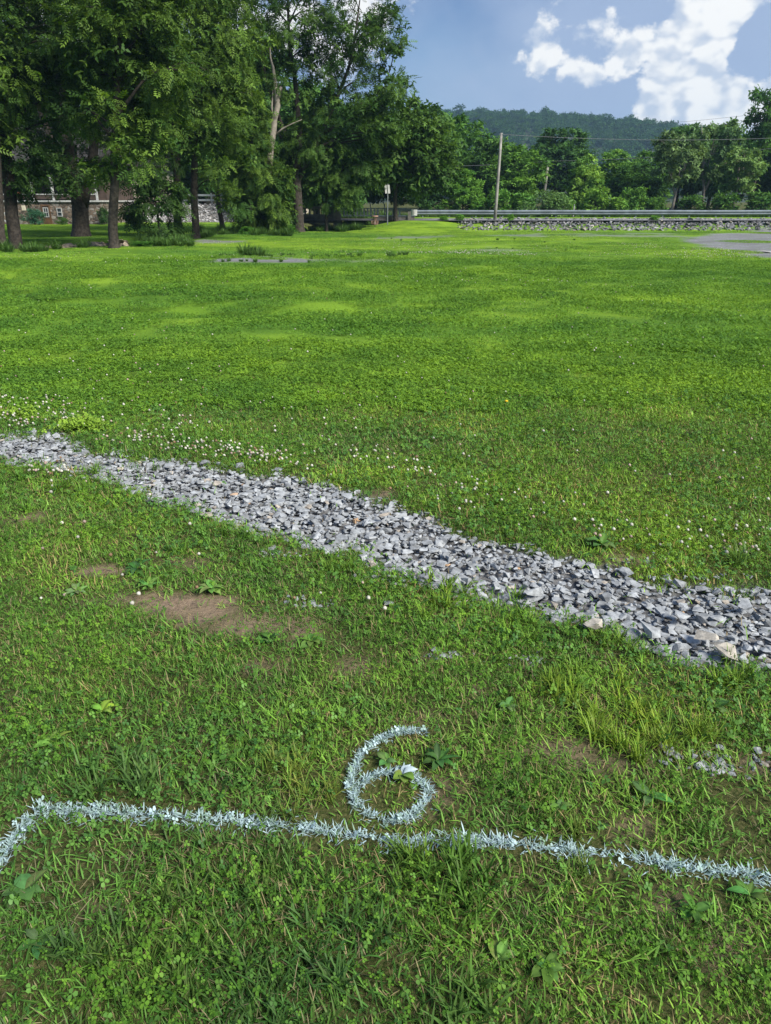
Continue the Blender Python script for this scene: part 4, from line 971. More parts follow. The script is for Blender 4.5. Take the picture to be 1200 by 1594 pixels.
for (ua, ub, va, vb) in ((69.5, 77.5, 323, 338), (90.5, 98.5, 323.5, 337)):
    w_ = MB(); xa, xb, za, zb_ = X(ua), X(ub), hz(vb), hz(va); f_ = .05
    w_.box(xa, xa + f_, -.06, .02, za, zb_); w_.box(xb - f_, xb, -.06, .02, za, zb_); w_.box(xa + f_, xb - f_, -.055, .02, zb_ - f_, zb_); w_.box(xa + f_, xb - f_, -.055, .02, za, za + f_); w_.box(xa + f_, xb - f_, -.05, .0, (za + zb_) / 2 - .025, (za + zb_) / 2 + .025)
    if ua < 80: w_.box((xa + xb) / 2 - .015, (xa + xb) / 2 + .015, -.045, 0, za + f_, zb_ - f_)
    wo = w_.build('window', MAT['white'], hs_)
    for q_ in (0, 1):
        MB().box(xa + f_, xb - f_, -.02, -.004, za + f_ if q_ == 0 else (za + zb_) / 2 + .025, (za + zb_) / 2 - .025 if q_ == 0 else zb_ - f_).build('pane', MAT['glass'], wo)
mb = MB(); mb.box(X(78.5), X(80.5), -.05, -.003, hz(352), hz(318)); mb.box(X(67), X(68.8), -.05, -.003, hz(352), hz(318)); mb.box(X(68.8), X(78.5), -.05, -.003, hz(321), hz(318.4)); mb.build('door_frame', MAT['wood'], hs_)
MB().box(X(68.9), X(78.4), -.03, -.003, hz(352), hz(338.4)).build('door', MAT['wood'], hs_)
MB().box(X(37), X(43.2), -.04, -.003, hz(327.5), hz(319.8)).build('wall_plaque', MAT['cream'], hs_)
for uu in (2, 37): MB().tube([(X(uu), -.02, hz(301.6)), (X(uu), -.02, hz(299))], [.1, .17], 10).build('flower_pot', MAT['terracotta'], hs_)
st_ = thing('stair_rail', 'white handrails of steps coming down beside the stone house', 'handrail', (hx(-8), 54.5, 0))
for k in (0, 1):
    A_ = at_y(-12, 318 + 12 * k, 54.5) - st_.location; B_ = at_y(12.5, 336 + 11 * k, 54.5) - st_.location
    MB().bar(A_, B_, .07, .09).build('rail', MAT['white'], st_)
for uu, va in ((-10, 319), (12, 336)): MB().box(at_y(uu, 340, 54.5).x - st_.location.x - .05, at_y(uu, 340, 54.5).x - st_.location.x + .05, -.05, .05, -.3, at_y(uu, va, 54.5).z).build('post', MAT['white'], st_)
# pale house and blue-grey fence on the rubble slope
h2 = thing('cream_house', 'cream coloured house seen between trunks above the rubble slope', 'house', (-24, 74, 1.3))
MB().box(0, 16, 0, 8, -1.5, 3.2).build('wall', MAT['cream'], h2)
MB().add([(-.5, -.6, 3.2), (16.5, -.6, 3.2), (16.5, 8.6, 3.2), (-.5, 8.6, 3.2), (-.5, 4, 5.6), (16.5, 4, 5.6)], [(0, 1, 5, 4), (2, 3, 4, 5), (0, 4, 3), (1, 2, 5), (3, 2, 1, 0)]).build('roof', MAT['roof'], h2)
for xx in (1.5, 4.2, 6.2, 9.2, 11.8):
    wo = MB().box(xx, xx + 1.0, -.06, -.003, .9, 2.3).build('window', MAT['white'], h2); MB().box(xx + .09, xx + .91, -.075, -.062, .99, 2.21).build('pane', MAT['glass'], wo)
fe = thing('rail_fence', 'blue-grey rail fence on top of the rubble slope', 'fence', (at_y(287, 330, 65.5).x, 65.5, 1.25))
for k in (0, 1): MB().box(0, 3.6, -.03, .03, .35 + k * .38, .50 + k * .38).build('rail', MAT['steel_dark'], fe)
for k in range(4): MB().box(k * 1.2 - .05, k * 1.2 + .05, -.06, .06, -.3, .98).build('post', MAT['steel_dark'], fe)

# ------------------------------------------------------------------ trees
def spray_pinnate(pairs=4):
    """a compound leaf along +X: pairs of drooping leaflets and one at the tip"""
    V, T = [], []
    def leaflet(px, pz, ang, L, w):
        c, s = math.cos(ang), math.sin(ang); k = len(V)
        for (a_, b_, zz) in ((0, 0, 0), (.45 * L, w / 2, -.04), (L, 0, -.16 * L - .03), (.45 * L, -w / 2, -.04)):
            V.append((px + a_ * c - b_ * s, a_ * s + b_ * c, pz + zz))
        T.extend([(k, k + 1, k + 2), (k, k + 2, k + 3)])
    for i in range(pairs):
        t = .18 + .72 * i / (pairs - 1)
        for sg_ in (-1, 1): leaflet(t, -.25 * t * t, sg_ * 1.0, .40 * (1 - .25 * abs(t - .5)), .15)
    leaflet(.95, -.25, 0, .38, .16)
    return np.array(V), np.array(T)
def spray_broad(n=4, seed=1):
    """a twig tip of simple broad leaves"""
    r = random.Random(seed); V, T = [], []
    for i in range(n):
        a_ = 2.4 * i + r.uniform(-.4, .4); px = .18 * i; L = r.uniform(.55, .8); w = L * .62; c, s = math.cos(a_), math.sin(a_); k = len(V); zt = r.uniform(-.35, .1)
        for (q, b_, zz) in ((0, 0, 0), (.35 * L, w / 2, .05), (L, 0, zt), (.35 * L, -w / 2, .05)): V.append((px + q * c - b_ * s, q * s + b_ * c, zz))
        T.extend([(k, k + 1, k + 2), (k, k + 2, k + 3)])
    return np.array(V), np.array(T)
PIN = spray_pinnate(); BRO = spray_broad(); BRO3 = spray_broad(3, 4)
def crown_arrays(r, blobs, n, size, cols, droop, per=34, spread=.30, shell=.45, tmpl=PIN):
    """blobs: (centre, radii). Leaves gather in clumps spread through the blobs, thicker towards the outside.
    returns V, T, C and the clump centres"""
    vol = np.array([b_[1][0] * b_[1][1] * b_[1][2] for b_ in blobs]) ** .72; wts = vol / vol.sum()
    nc = max(4, n // per); bi = r.choice(len(blobs), nc, p=wts)
    cen = np.array([b_[0] for b_ in blobs])[bi]; rad = np.array([b_[1] for b_ in blobs])[bi]
    d = r.normal(size=(nc, 3)); d /= np.linalg.norm(d, axis=1)[:, None]; d[:, 2] = d[:, 2] * .9 + .06
    q = (shell + (1 - shell) * r.random(nc) ** .6)[:, None]
    cc = cen + d * rad * q
    cr = np.clip(rad.min(1) * spread, .35, 1.5) * r.uniform(.6, 1.35, nc)
    ci = r.integers(0, nc, n); off = r.normal(size=(n, 3)) * .62; off[:, 2] *= .62
    p = cc[ci] + off * cr[ci][:, None]
    out_ = p - cen[ci] * .55 - cc[ci] * .45; out_ /= np.linalg.norm(out_, axis=1)[:, None] + 1e-6
    ax = out_ * .8 + r.normal(size=(n, 3)) * .55 + np.array((0, 0, -droop)); ax /= np.linalg.norm(ax, axis=1)[:, None]
    up = np.array((0, 0, 1.0)) + out_ * .5 + r.normal(size=(n, 3)) * .45; yv = np.cross(up, ax); yv /= np.linalg.norm(yv, axis=1)[:, None] + 1e-6; zv = np.cross(ax, yv)
    s = size * r.uniform(.5, 1.35, n)
    V0, T0 = tmpl; B = np.stack([ax, yv, zv], 2) * s[:, None, None]
    V = (np.einsum('nij,kj->nki', B, V0) + p[:, None]).reshape(-1, 3); T = (np.arange(n)[:, None, None] * len(V0) + T0[None]).reshape(-1, 3)
    h = np.clip(r.normal(.42, .30, nc)[ci] + r.normal(0, .22, n), 0, 1)[:, None]
    c = (1 - h) * np.array(cols[0]) + h * np.array(cols[1]); c = c * r.uniform(.7, 1.25, (n, 1))
    return V, T, np.repeat(c, len(V0), 0), cc
def limb(mb, A_, B_, r0, r1, rr, sides=6, k=5, arch=.18):
    A_, B_ = Vector(A_), Vector(B_); L = (B_ - A_).length; pts, rad = [], []
    j1 = Vector((rr.uniform(-1, 1), rr.uniform(-1, 1), 0)) * L * .07
    for i in range(k + 1):
        t = i / k; p = A_.lerp(B_, t) + Vector((0, 0, 1)) * L * arch * math.sin(math.pi * t) + j1 * math.sin(2 * math.pi * t); pts.append(p); rad.append(r0 + (r1 - r0) * t ** .8)
    mb.tube(pts, rad, sides, False); return pts
def trunk_mesh(paths, targets, rr, n_limbs, flare=1.5, lr=.32):
    """paths: stems as lists of (point, radius); limbs grow from the stems to some of the leaf clumps"""
    mb = MB()
    for j, path in enumerate(paths):
        pts, rad = [], []
        for i in range(len(path) - 1):
            (p0, r0), (p1, r1) = path[i], path[i + 1]; m_ = max(2, int((Vector(p1) - Vector(p0)).length / .7))
            for q in range(m_):
                t = q / m_; w_ = Vector((rr.gauss(0, .05), rr.gauss(0, .05), 0)) * min(r0 * 2, 1) * (0 if (i == 0 and q == 0) else 1)
                pts.append(Vector(p0).lerp(Vector(p1), t) + w_); rad.append(r0 + (r1 - r0) * t)
        pts.append(Vector(path[-1][0])); rad.append(path[-1][1])
        if flare > 1 and j == 0:
            z0 = pts[0].z; pts.insert(0, pts[0] + Vector((0, 0, -.45))); rad.insert(0, rad[0] * flare * 1.05); rad[1] *= flare; 
            pts.insert(2, pts[1].lerp(pts[2], .45)); rad.insert(2, rad[3] * 1.12)
        mb.tube(pts, rad, 12, True, .07, rr.randint(0, 999))
    allp = [(Vector(p), r) for path in paths for p, r in path]
    for t in targets[:n_limbs]:
        t = Vector(t); best = None
        for path in paths:
            for (p0, r0), (p1, r1) in zip(path[:-1], path[1:]):
                for q in range(6):
                    s = q / 6; p = Vector(p0).lerp(Vector(p1), s); r_ = r0 + (r1 - r0) * s
                    dz = t.z - p.z; hd = math.hypot(t.x - p.x, t.y - p.y)
                    cost = abs(dz - hd * .55) + .25 * (t - p).length + (3 if p.z < paths[0][0][0][2] + 1.8 else 0)
                    if best is None or cost < best[0]: best = (cost, p, r_)
        L = (t - best[1]).length
        main = limb(mb, best[1], t, min(best[2] * .6, .018 * L + .03) * (lr / .32), .015, rr)
        for q in range(2):
            s0 = main[rr.choice((2, 3, 4))]; e = t + Vector((rr.uniform(-1, 1), rr.uniform(-1, 1), rr.uniform(-.6, .6))) * L * .22
            limb(mb, s0, e, .022, .008, rr, 4, 3)
    return mb
GREENS = {'walnut': ((.036, .086, .018), (.125, .215, .032)), 'dark': ((.026, .064, .018), (.074, .148, .032)), 'mid': ((.036, .088, .019), (.102, .192, .036)), 'light': ((.06, .135, .026), (.15, .255, .045)), 'grey': ((.05, .092, .035), (.115, .180, .068))}  # first pair also paints sunlit foliage in the creek row, dark its shaded part
def make_tree(name, label, base, paths, blobs, n, size=.33, green='walnut', droop=.32, seed=1, n_limbs=26, bark='bark', tmpl=PIN, flare=1.22, cat='tree', per=34, spread=.30, shell=.45, group=None):
    global NTRI
    n = int(n * 1.02); base = Vector(base); r = np.random.default_rng(seed); rr = random.Random(seed)
    t = thing(name, label, cat, base, group=group)
    rel = [[(tuple(Vector(p) - base), q) for p, q in path] for path in paths]
    bl = [(tuple(Vector(c_) - base), rd) for c_, rd in blobs]
    V, T, C, cc = crown_arrays(r, bl, n, size, GREENS[green], droop, per, spread, shell, tmpl); NTRI += len(T)
    V2, T2, C2, cc2 = crown_arrays(np.random.default_rng(seed + 500), bl, int(n * .75), size * .62, GREENS[green], droop * .5, per, spread * 1.15, shell * .9, BRO); NTRI += len(T2)
    V, T, C = join([(V, T, C), (V2, T2, C2)])
    tg = [tuple(q) for q in cc]; rr.shuffle(tg)
    o_ = trunk_mesh(rel, tg, rr, n_limbs, flare).build('trunk', MAT[bark], t, True)
    cr = link('crown', mesh_np('crown', V, T, C), MAT['leaf'], t)
    return t
def pxblobs(Y, L):
    """ellipsoids given in photo pixels at distance Y: (u, v, ru, rv[, dy[, depth radius]])"""
    o_ = []
    for b_ in L:
        u, v, ru, rv = b_[:4]; yy = Y + (b_[4] if len(b_) > 4 else 0); k = 1 / ppm(yy) ; dr = b_[5] if len(b_) > 5 else min(ru, rv) * k * 1.1
        o_.append((at_y(u, v, yy), (ru * k, max(dr, .8), rv * k)))
    return o_
def stem(Y, pts):
    """a stem through photo pixels (u, v, radius in m[, dy])"""
    return [(at_y(q[0], q[1], Y + (q[3] if len(q) > 3 else 0)), q[2]) for q in pts]
def gtree(name, label, u, v, Y, stems, blobs, n, **kw):
    b_ = at_y(u, v, Y); b_.z = Hs(b_.x, b_.y) - .02
    st = [stem(Y, s_) for s_ in stems]; st[0][0] = (b_, st[0][0][1])
    return make_tree(name, label, b_, st, pxblobs(Y, blobs), n, **kw)

# the row by the creek (bases read off the photograph, distances from the flat ground)
gtree('walnut_tree', 'thick rough-barked tree cut by the picture edge, before the stone house', -4, 386, 28.0, [[(-4, 386, .36), (-8, 330, .30), (-18, 200, .32), (-30, 40, .2), (-40, -160, .06)]],
      [(-40, 60, 110, 110), (-60, 200, 80, 60), (-20, -90, 120, 90)], 2600, seed=11, n_limbs=14)
gtree('walnut_tree', 'slim dark leaning trunk in front of the white stair handrail', 22, 384, 29.3, [[(22, 384, .26), (15, 300, .22), (5, 200, .19), (-4, 60, .13), (0, -120, .05)]],
      [(40, 60, 90, 80), (60, 160, 70, 55), (20, 235, 55, 30, -.5), (15, 268, 50, 16, -.4), (55, 262, 36, 16, .4), (35, 284, 26, 12, .3), (40, -60, 110, 80), (-10, 130, 60, 60), (80, 215, 45, 28)], 3600, green='dark', seed=12, n_limbs=24)
gtree('walnut_tree', 'massive twin-stemmed tree standing on the lawn before the stone house', 127, 369, 37.0, [[(127, 369, .42), (124, 320, .37), (112, 270, .30), (98, 190, .24), (88, 60, .16), (80, -100, .05)], [(128, 322, .26), (140, 265, .22), (152, 190, .19), (165, 60, .12), (170, -80, .04)], [(112, 275, .2), (85, 230, .16), (60, 170, .11), (40, 90, .05)]],
      [(110, 50, 100, 80), (70, 120, 70, 60, 1.5), (150, 130, 80, 60, 2.5), (75, 195, 60, 36, 2.2), (150, 230, 50, 36), (110, -60, 130, 80), (60, 255, 50, 24), (175, 60, 70, 70), (150, 274, 36, 20, -.8), (95, 268, 34, 20, -1), (108, 292, 22, 12, -1)], 5800, green='dark', seed=13, n_limbs=36)
gtree('walnut_tree', 'straight slender trunk rising at the end of the creek stones', 178, 389, 27.9, [[(178, 389, .19), (176, 330, .155), (178, 250, .14), (182, 150, .11), (190, 20, .06), (195, -60, .03)]],
      [(190, 120, 70, 60, 1.4), (228, 175, 50, 45, .5), (205, 40, 80, 60), (160, 60, 60, 60), (215, 225, 45, 24, -.6), (150, 170, 45, 40), (200, -50, 90, 60), (260, 110, 40, 50), (205, 258, 34, 20, -.4), (152, 262, 26, 18, .5)], 4600, seed=14, n_limbs=34)
gtree('walnut_tree', 'tree with bright drooping foliage sweeping almost to the lawn', 305, 372, 35.6, [[(305, 372, .19), (303, 320, .165), (302, 270, .15), (305, 190, .12), (315, 80, .08), (320, -20, .03)], [(302, 318, .07), (285, 298, .06), (262, 290, .045), (240, 300, .02)]],
      [(310, 130, 70, 70), (335, 205, 58, 45, -1), (352, 262, 40, 34, -1), (275, 200, 50, 50), (290, 50, 80, 60), (355, 150, 40, 50), (362, 305, 20, 22, -.8), (345, 60, 60, 60), (300, -50, 100, 60)], 5600, seed=15, n_limbs=36, droop=.5)
gtree('walnut_tree', 'dark leafy sapling hanging over the creek between two trunks', 250, 380, 33.0, [[(250, 380, .06), (246, 340, .05), (240, 300, .04), (235, 270, .02)]],
      [(245, 305, 38, 26), (225, 330, 26, 20), (262, 335, 24, 20), (250, 362, 28, 9), (230, 285, 30, 18)], 900, green='dark', seed=16, n_limbs=12, droop=.9, flare=1.1)
gtree('walnut_tree', 'grey trunk standing on the lawn left of the bright drooping tree', 278, 360, 44.5, [[(278, 360, .25), (276, 320, .22), (275, 250, .2), (270, 150, .14), (262, 20, .06)]],
      [(265, 150, 80, 70), (240, 240, 45, 34), (290, 230, 50, 40), (250, 60, 90, 70), (215, 180, 50, 50), (260, -50, 110, 70)], 3800, green='dark', seed=17, n_limbs=24)
gtree('walnut_tree', 'thin leaning trunk half hidden by bright drooping leaves', 347, 355, 46.5, [[(347, 355, .15), (340, 320, .13), (336, 270, .11), (345, 180, .08), (360, 80, .04)]],
      [(350, 190, 50, 50), (340, 120, 60, 60), (370, 240, 36, 36), (365, 50, 60, 60), (330, 260, 30, 24)], 2200, green='mid', seed=18, n_limbs=16)
gtree('willow_tree', 'vine-choked tree with a shaggy bushy base beside the creek', 408, 364, 41.0, [[(408, 364, .34), (404, 320, .28), (398, 270, .22), (392, 200, .14), (390, 130, .05)], [(420, 362, .14), (428, 320, .12), (432, 280, .06)], [(392, 362, .14), (386, 320, .1), (384, 290, .05)]],
      [(380, 225, 36, 32, -.5), (405, 268, 38, 26, -.8), (420, 300, 30, 30, -.6), (380, 290, 26, 30), (372, 180, 40, 36), (402, 335, 30, 24, 0), (432, 332, 18, 26), (384, 340, 14, 20), (428, 272, 22, 20, -1.0), (415, 330, 30, 26, -1.0)], 4200, size=.36, green='walnut', seed=19, n_limbs=24, droop=.9)
# the standing dead trunk
Yd = 41.5; A_ = at_y(412, 362, Yd); A_.z = Hs(A_.x, A_.y)
sn = thing('dead_tree', 'bare pale dead trunk with a broken forked top among the trees', 'tree', A_)
mb = MB(); sp_ = stem(Yd, [(412, 362, .24), (416, 290, .20), (421, 232, .175), (425, 205, .165), (427, 185, .16), (432, 165, .15), (431, 150, .14), (428, 128, .10), (425, 105, .07), (421, 90, .045), (420, 72, .012)])
mb.tube([p - A_ for p, r_ in sp_], [r_ for p, r_ in sp_], 10, True, .08, 3)
sp_ = stem(Yd, [(431, 158, .11), (436, 142, .10), (438, 135, .07)]); mb.tube([p - A_ for p, r_ in sp_], [r_ for p, r_ in sp_], 8, True, .12, 5)
sp_ = stem(Yd, [(426, 190, .06), (423, 168, .05), (425, 140, .03)]); mb.tube([p - A_ for p, r_ in sp_], [r_ for p, r_ in sp_], 6, True, .1, 6)
mb.build('trunk', MAT['deadwood'], sn, True)
sp_ = stem(Yd, [(427, 212, .06), (440, 200, .045), (456, 192, .03), (470, 186, .012)]); MB().tube([p - A_ for p, r_ in sp_], [r_ for p, r_ in sp_], 7, True, .1, 8).build('branch', MAT['deadwood'], sn, True)
gtree('ash_tree', 'tallest tree, airy crown against the sky over the dark trunk', 466, 363, 42.5, [[(466, 363, .29), (464, 320, .25), (462, 280, .23), (466, 220, .18), (462, 150, .13), (450, 60, .08), (445, -80, .03)], [(462, 275, .16), (490, 225, .13), (520, 165, .10), (548, 90, .07), (560, 0, .03)], [(463, 250, .12), (440, 200, .1), (415, 130, .08), (400, 40, .04)], [(500, 208, .09), (550, 185, .07), (595, 150, .05), (612, 90, .02)]],
      [(455, 40, 60, 50), (510, 60, 55, 45), (560, 70, 50, 40), (598, 55, 32, 36), (612, 110, 26, 40), (585, 150, 46, 36), (530, 150, 55, 34), (470, 130, 50, 36), (395, 70, 40, 60, 1.5), (540, 210, 60, 36), (600, 200, 40, 30), (490, 215, 46, 30), (460, -60, 110, 60), (570, 0, 40, 30), (400, 170, 30, 40, 2)], 6800, green='mid', seed=20, n_limbs=60, spread=.26, per=44)
gtree('willow_tree', 'thin trunked tree with feathery foliage in front of the bridge parapet', 508, 357, 43.8, [[(508, 357, .085), (508, 320, .075), (510, 270, .06), (515, 210, .03)]],
      [(500, 245, 50, 36), (540, 255, 46, 34), (510, 290, 50, 22), (560, 290, 34, 22), (480, 270, 40, 34), (470, 220, 36, 36), (575, 262, 24, 24), (530, 312, 30, 10)], 3800, size=.38, green='mid', seed=21, n_limbs=30, droop=.7, flare=1.2)
gtree('maple_tree', 'leafy tree by the end of the guardrail, trunk at the wing wall', 616, 346, 46.0, [[(616, 346, .14), (615, 310, .12), (618, 260, .10), (630, 200, .07), (640, 160, .03)]],
      [(620, 225, 46, 40), (650, 195, 34, 36), (596, 250, 38, 32), (655, 250, 36, 36), (690, 268, 26, 24), (630, 285, 44, 20), (600, 180, 36, 34), (668, 230, 30, 34)], 4600, size=.34, green='mid', tmpl=BRO, droop=.3, seed=22, n_limbs=30)

# farther trees: a handful of crowns shared between many trees
LIB = []
def lib_tree(seed, blobs, n, size, green, tmpl, bark, stems, droop=.3, n_limbs=18, spread=.3, per=36):
    global NTRI
    r = np.random.default_rng(seed); rr = random.Random(seed)
    V, T, C, cc = crown_arrays(r, blobs, n, size, GREENS[green], droop, per, spread, .4, tmpl); NTRI += len(T)
    tg = [tuple(q) for q in cc]; rr.shuffle(tg)
    mb = trunk_mesh(stems, tg, rr, n_limbs, 1.4); me_ = bpy.data.meshes.new('trunk'); me_.from_pydata(mb.v, [], mb.f); me_.update(); me_.shade_smooth(); me_.materials.append(MAT[bark])
    cm = mesh_np('crown', V, T, C); cm.materials.append(MAT['leaf']); LIB.append((me_, cm))
def st1(h, r0, lean=0): return [[((0, 0, 0), r0), ((lean * .3, 0, h * .35), r0 * .8), ((lean, .1, h), r0 * .2)]]
# unit: a tree about 10 m tall, 8 m wide
lib_tree(31, [((0, 0, 6), (3.2, 3, 3)), ((1.6, .3, 4.4), (2.2, 2.2, 1.8)), ((-1.8, -.3, 4.2), (2.2, 2.2, 1.8)), ((.2, 0, 8.2), (2, 2, 1.7)), ((0, -1.2, 3), (2.8, 2, 1.3))], 5200, .42, 'mid', BRO, 'bark', st1(8, .22))
lib_tree(32, [((-.5, 0, 5.5), (3, 3, 2.6)), ((1.9, 0, 6.4), (2, 2, 2)), ((-1.6, 0, 7.6), (1.9, 1.9, 1.7)), ((.4, 0, 8.8), (1.6, 1.6, 1.2)), ((.8, -1, 3.2), (2.9, 2, 1.5)), ((-2, -.5, 3.6), (1.9, 1.8, 1.6))], 5200, .42, 'dark', BRO, 'bark', st1(8.4, .24, .6))
lib_tree(33, [((0, 0, 4.2), (3.4, 3, 2.2)), ((.9, -.4, 6.4), (2.4, 2.3, 2)), ((-1.5, 0, 6), (2, 2, 2)), ((0, 0, 8.4), (1.5, 1.5, 1.5)), ((2.4, -.3, 3.2), (1.6, 1.6, 1.6)), ((-2.4, -.3, 2.8), (1.8, 1.6, 1.5)), ((0, -1, 1.8), (2.8, 2, 1.2))], 5200, .42, 'light', BRO, 'bark', st1(8, .18))
lib_tree(34, [((0, 0, 7), (2.8, 2.6, 1.8)), ((1.6, 0, 8.4), (1.8, 1.8, 1.2)), ((-1.7, 0, 8.2), (1.8, 1.8, 1.3)), ((2.2, -.4, 6), (1.6, 1.6, 1.2)), ((-2.1, -.4, 5.6), (1.8, 1.6, 1.2)), ((.3, -.5, 4.6), (1.7, 1.6, .9))], 2800, .40, 'grey', BRO, 'bark_pale', [[((0, 0, 0), .2), ((.2, 0, 3), .16), ((.9, 0, 6), .1), ((1.5, 0, 9), .03)], [((.15, 0, 2.4), .12), ((-.7, 0, 5), .09), ((-1.5, 0, 8.4), .03)], [((.2, 0, 3.2), .09), ((.1, -.4, 6), .06), ((-.1, -.4, 9), .02)]], n_limbs=26)
lib_tree(35, [((0, 0, 7.6), (2.2, 2.2, 1.5)), ((1.2, 0, 9), (1.4, 1.4, 1)), ((-1.1, 0, 9.4), (1.2, 1.2, .9)), ((1.6, -.3, 6.4), (1.4, 1.3, .9)), ((-1.6, -.3, 5.9), (1.4, 1.3, 1)), ((0, 0, 4.6), (1.6, 1.5, 1))], 1700, .40, 'dark', BRO, 'bark', st1(9.2, .2, .3), n_limbs=30, spread=.32, per=30)
lib_tree(36, [((0, 0, 1.0), (1.5, 1.3, 1.0)), ((.9, 0, .8), (.9, .9, .7)), ((-.9, 0, .8), (.9, .9, .7)), ((.1, 0, 1.6), (.9, .9, .6))], 2200, .2, 'grey', BRO3, 'bark', st1(1.2, .05), n_limbs=10, spread=.3)
lib_tree(37, [((0, 0, 1.4), (1.3, 1.2, 1.3)), ((.7, -.2, 2.4), (.8, .8, .9)), ((-.8, -.2, 1.9), (.9, .8, .9)), ((.2, 0, .8), (1.6, 1.3, .8))], 1500, .32, 'light', BRO3, 'bark', st1(2.4, .06), n_limbs=10, spread=.34)
def ftree(lib, u, vtop, vbase, halfw, Y, label, name='broadleaf_tree', tint=(1, 1, 1), rz=0.0, unit=(9.3, 3.9), cat='tree', group=None, z=None, dep=None):
    a = at_y(u, vbase, Y); zt = at_y(u, vtop, Y).z
    base = Vector((a.x, Y, Hs(a.x, Y) if z is None else z)); t = thing(name, label, cat, base, 0, group)
    sz = (zt - base.z) / unit[0]; sx = halfw / ppm(Y) / unit[1]; sy = dep or (sx + sz) / 2
    for nm, me_ in zip(('trunk', 'crown'), LIB[lib]):
        o_ = link(nm, me_, None, t); M_ = Matrix.Diagonal((sx, sy, sz, 1)) @ Matrix.Rotation(rz, 4, 'Z'); o_.matrix_local = M_; o_.color = (*(1.6 * q_ for q_ in tint), 1)
    return t
W1 = 'woods behind the road'
# behind the guardrail, from the bridge to the far side
ftree(1, 655, 165, 330, 62, 66, 'dark tall tree behind the leafy tree by the guardrail end', tint=(.85, .9, .9), rz=.4, group=W1)
ftree(0, 708, 184, 330, 62, 76, 'round-topped tree whose crown meets the near end of the ridge', tint=(.8, .9, .85), rz=1.2, group=W1)
ftree(1, 760, 218, 330, 46, 70, 'tree directly behind the bare pole, just left of its top', tint=(1, 1.05, .9), rz=2.2, group=W1)
ftree(2, 720, 262, 331, 34, 60, 'small bright rounded tree at the guardrail left of the bare pole', tint=(.72, .85, .7), rz=.3, unit=(10, 4.1), group=W1)
ftree(0, 800, 230, 330, 56, 66, 'broad green tree just right of the bare pole', tint=(1, 1.05, .9), rz=.9, group=W1)
ftree(1, 862, 202, 330, 50, 82, 'pointed dark tree rising highest in front of the ridge', tint=(.75, .85, .9), rz=3.0, group=W1)
ftree(2, 905, 246, 331, 40, 64, 'yellow-green tree just beyond the round bush', tint=(1, 1.0, .9), rz=1.6, group=W1)
ftree(2, 950, 238, 331, 46, 68, 'light green tree in the middle of the wood, under the ridge', tint=(.95, 1, .95), rz=2.6, group=W1)
ftree(0, 1000, 238, 331, 46, 74, 'mid green tree where the ridge meets the taller wood', tint=(.85, .95, 1), rz=2.0, group=W1)
ftree(1, 985, 255, 331, 40, 66, 'dark tree filling the wood beside the pale stems', tint=(.9, 1, .95), rz=.2, group=W1)
ftree(3, 1045, 206, 331, 48, 62, 'forked tree with pale grey stems at the guardrail', tint=(1, 1, 1), rz=0, group=W1)
ftree(1, 1050, 198, 331, 50, 80, 'dark tree behind the forked pale stems', tint=(.8, .9, 1), rz=1.4, group=W1)
ftree(3, 1092, 190, 331, 50, 64, 'pale-stemmed tree second from the forked one', tint=(.9, 1, 1), rz=2.7, group=W1)
ftree(0, 1100, 200, 331, 50, 78, 'grey-green full tree between the pale stems and the sparse tall tree', tint=(.85, .95, 1.15), rz=.7, group=W1)
ftree(4, 1165, 152, 331, 44, 66, 'sparse tall tree whose open top stands against the white cloud', tint=(.9, 1, 1), rz=.4, group=W1)
ftree(0, 1165, 215, 331, 55, 72, 'full tree under the sparse tall tree', tint=(.8, .9, 1.05), rz=2.9, group=W1)
ftree(3, 1140, 232, 331, 44, 61, 'tree with bright upper leaves before the sparse tall tree', tint=(1.15, 1.2, .9), rz=1.3, group=W1)
ftree(1, 1225, 175, 331, 52, 68, 'dark tree at the far edge of the picture above the guardrail', tint=(.85, .95, 1), rz=1.9, group=W1)
ftree(0, 1320, 180, 331, 70, 70, 'wide tree beyond the picture edge along the guardrail', tint=(.85, .95, 1), rz=.5, group=W1)
for i, (u, vt, hw, Y, lib, tint, lab) in enumerate(((668, 262, 30, 60, 1, (.7, .8, .8), 'dark low tree behind the white guardrail end'), (775, 285, 22, 59, 6, (.7, .85, .7), 'small shrub just behind the bare pole'), (745, 300, 22, 59.5, 6, (.75, .9, .7), 'low light shrub left of the bare pole foot'),
        (812, 292, 26, 60, 6, (.6, .75, .7), 'dull green shrub left of the round bush'), (925, 285, 28, 60, 6, (.9, .95, .8), 'light leafy shrub right of the thin marker post'), (985, 282, 26, 60, 6, (.7, .8, .75), 'shrub under the middle of the wood'),
        (1020, 300, 22, 60, 6, (.6, .7, .7), 'low shrub left of the forked pale stems'), (1075, 296, 28, 61, 6, (.5, .6, .65), 'dark shrub right of the forked pale stems'), (1125, 292, 28, 60, 6, (.55, .65, .65), 'dark shrub under the tree with bright upper leaves'), (1180, 290, 32, 60, 6, (.5, .6, .65), 'dark shrub nearest the picture edge behind the guardrail'),
        (960, 300, 20, 59, 6, (.95, 1, .8), 'bright low shrub behind the guardrail, mid wood'), (880, 300, 18, 59, 6, (.8, .95, .8), 'small bright shrub right of the round bush'))):
    unit = (10, 4.1) if lib == 1 else (3.1, 1.8)
    ftree(lib, u, vt, 331, hw, Y, lab, 'shrub' if lib == 6 else 'broadleaf_tree', tint, i * .9, unit, 'shrub' if lib == 6 else 'tree', 'shrubs behind the guardrail' if lib == 6 else W1)
ftree(5, 850, 296, 333, 38, 56.6, 'round grey-green bush standing against the guardrail', 'round_bush', (1.0, 1.1, .95), 0, (2.1, 1.7), 'bush')
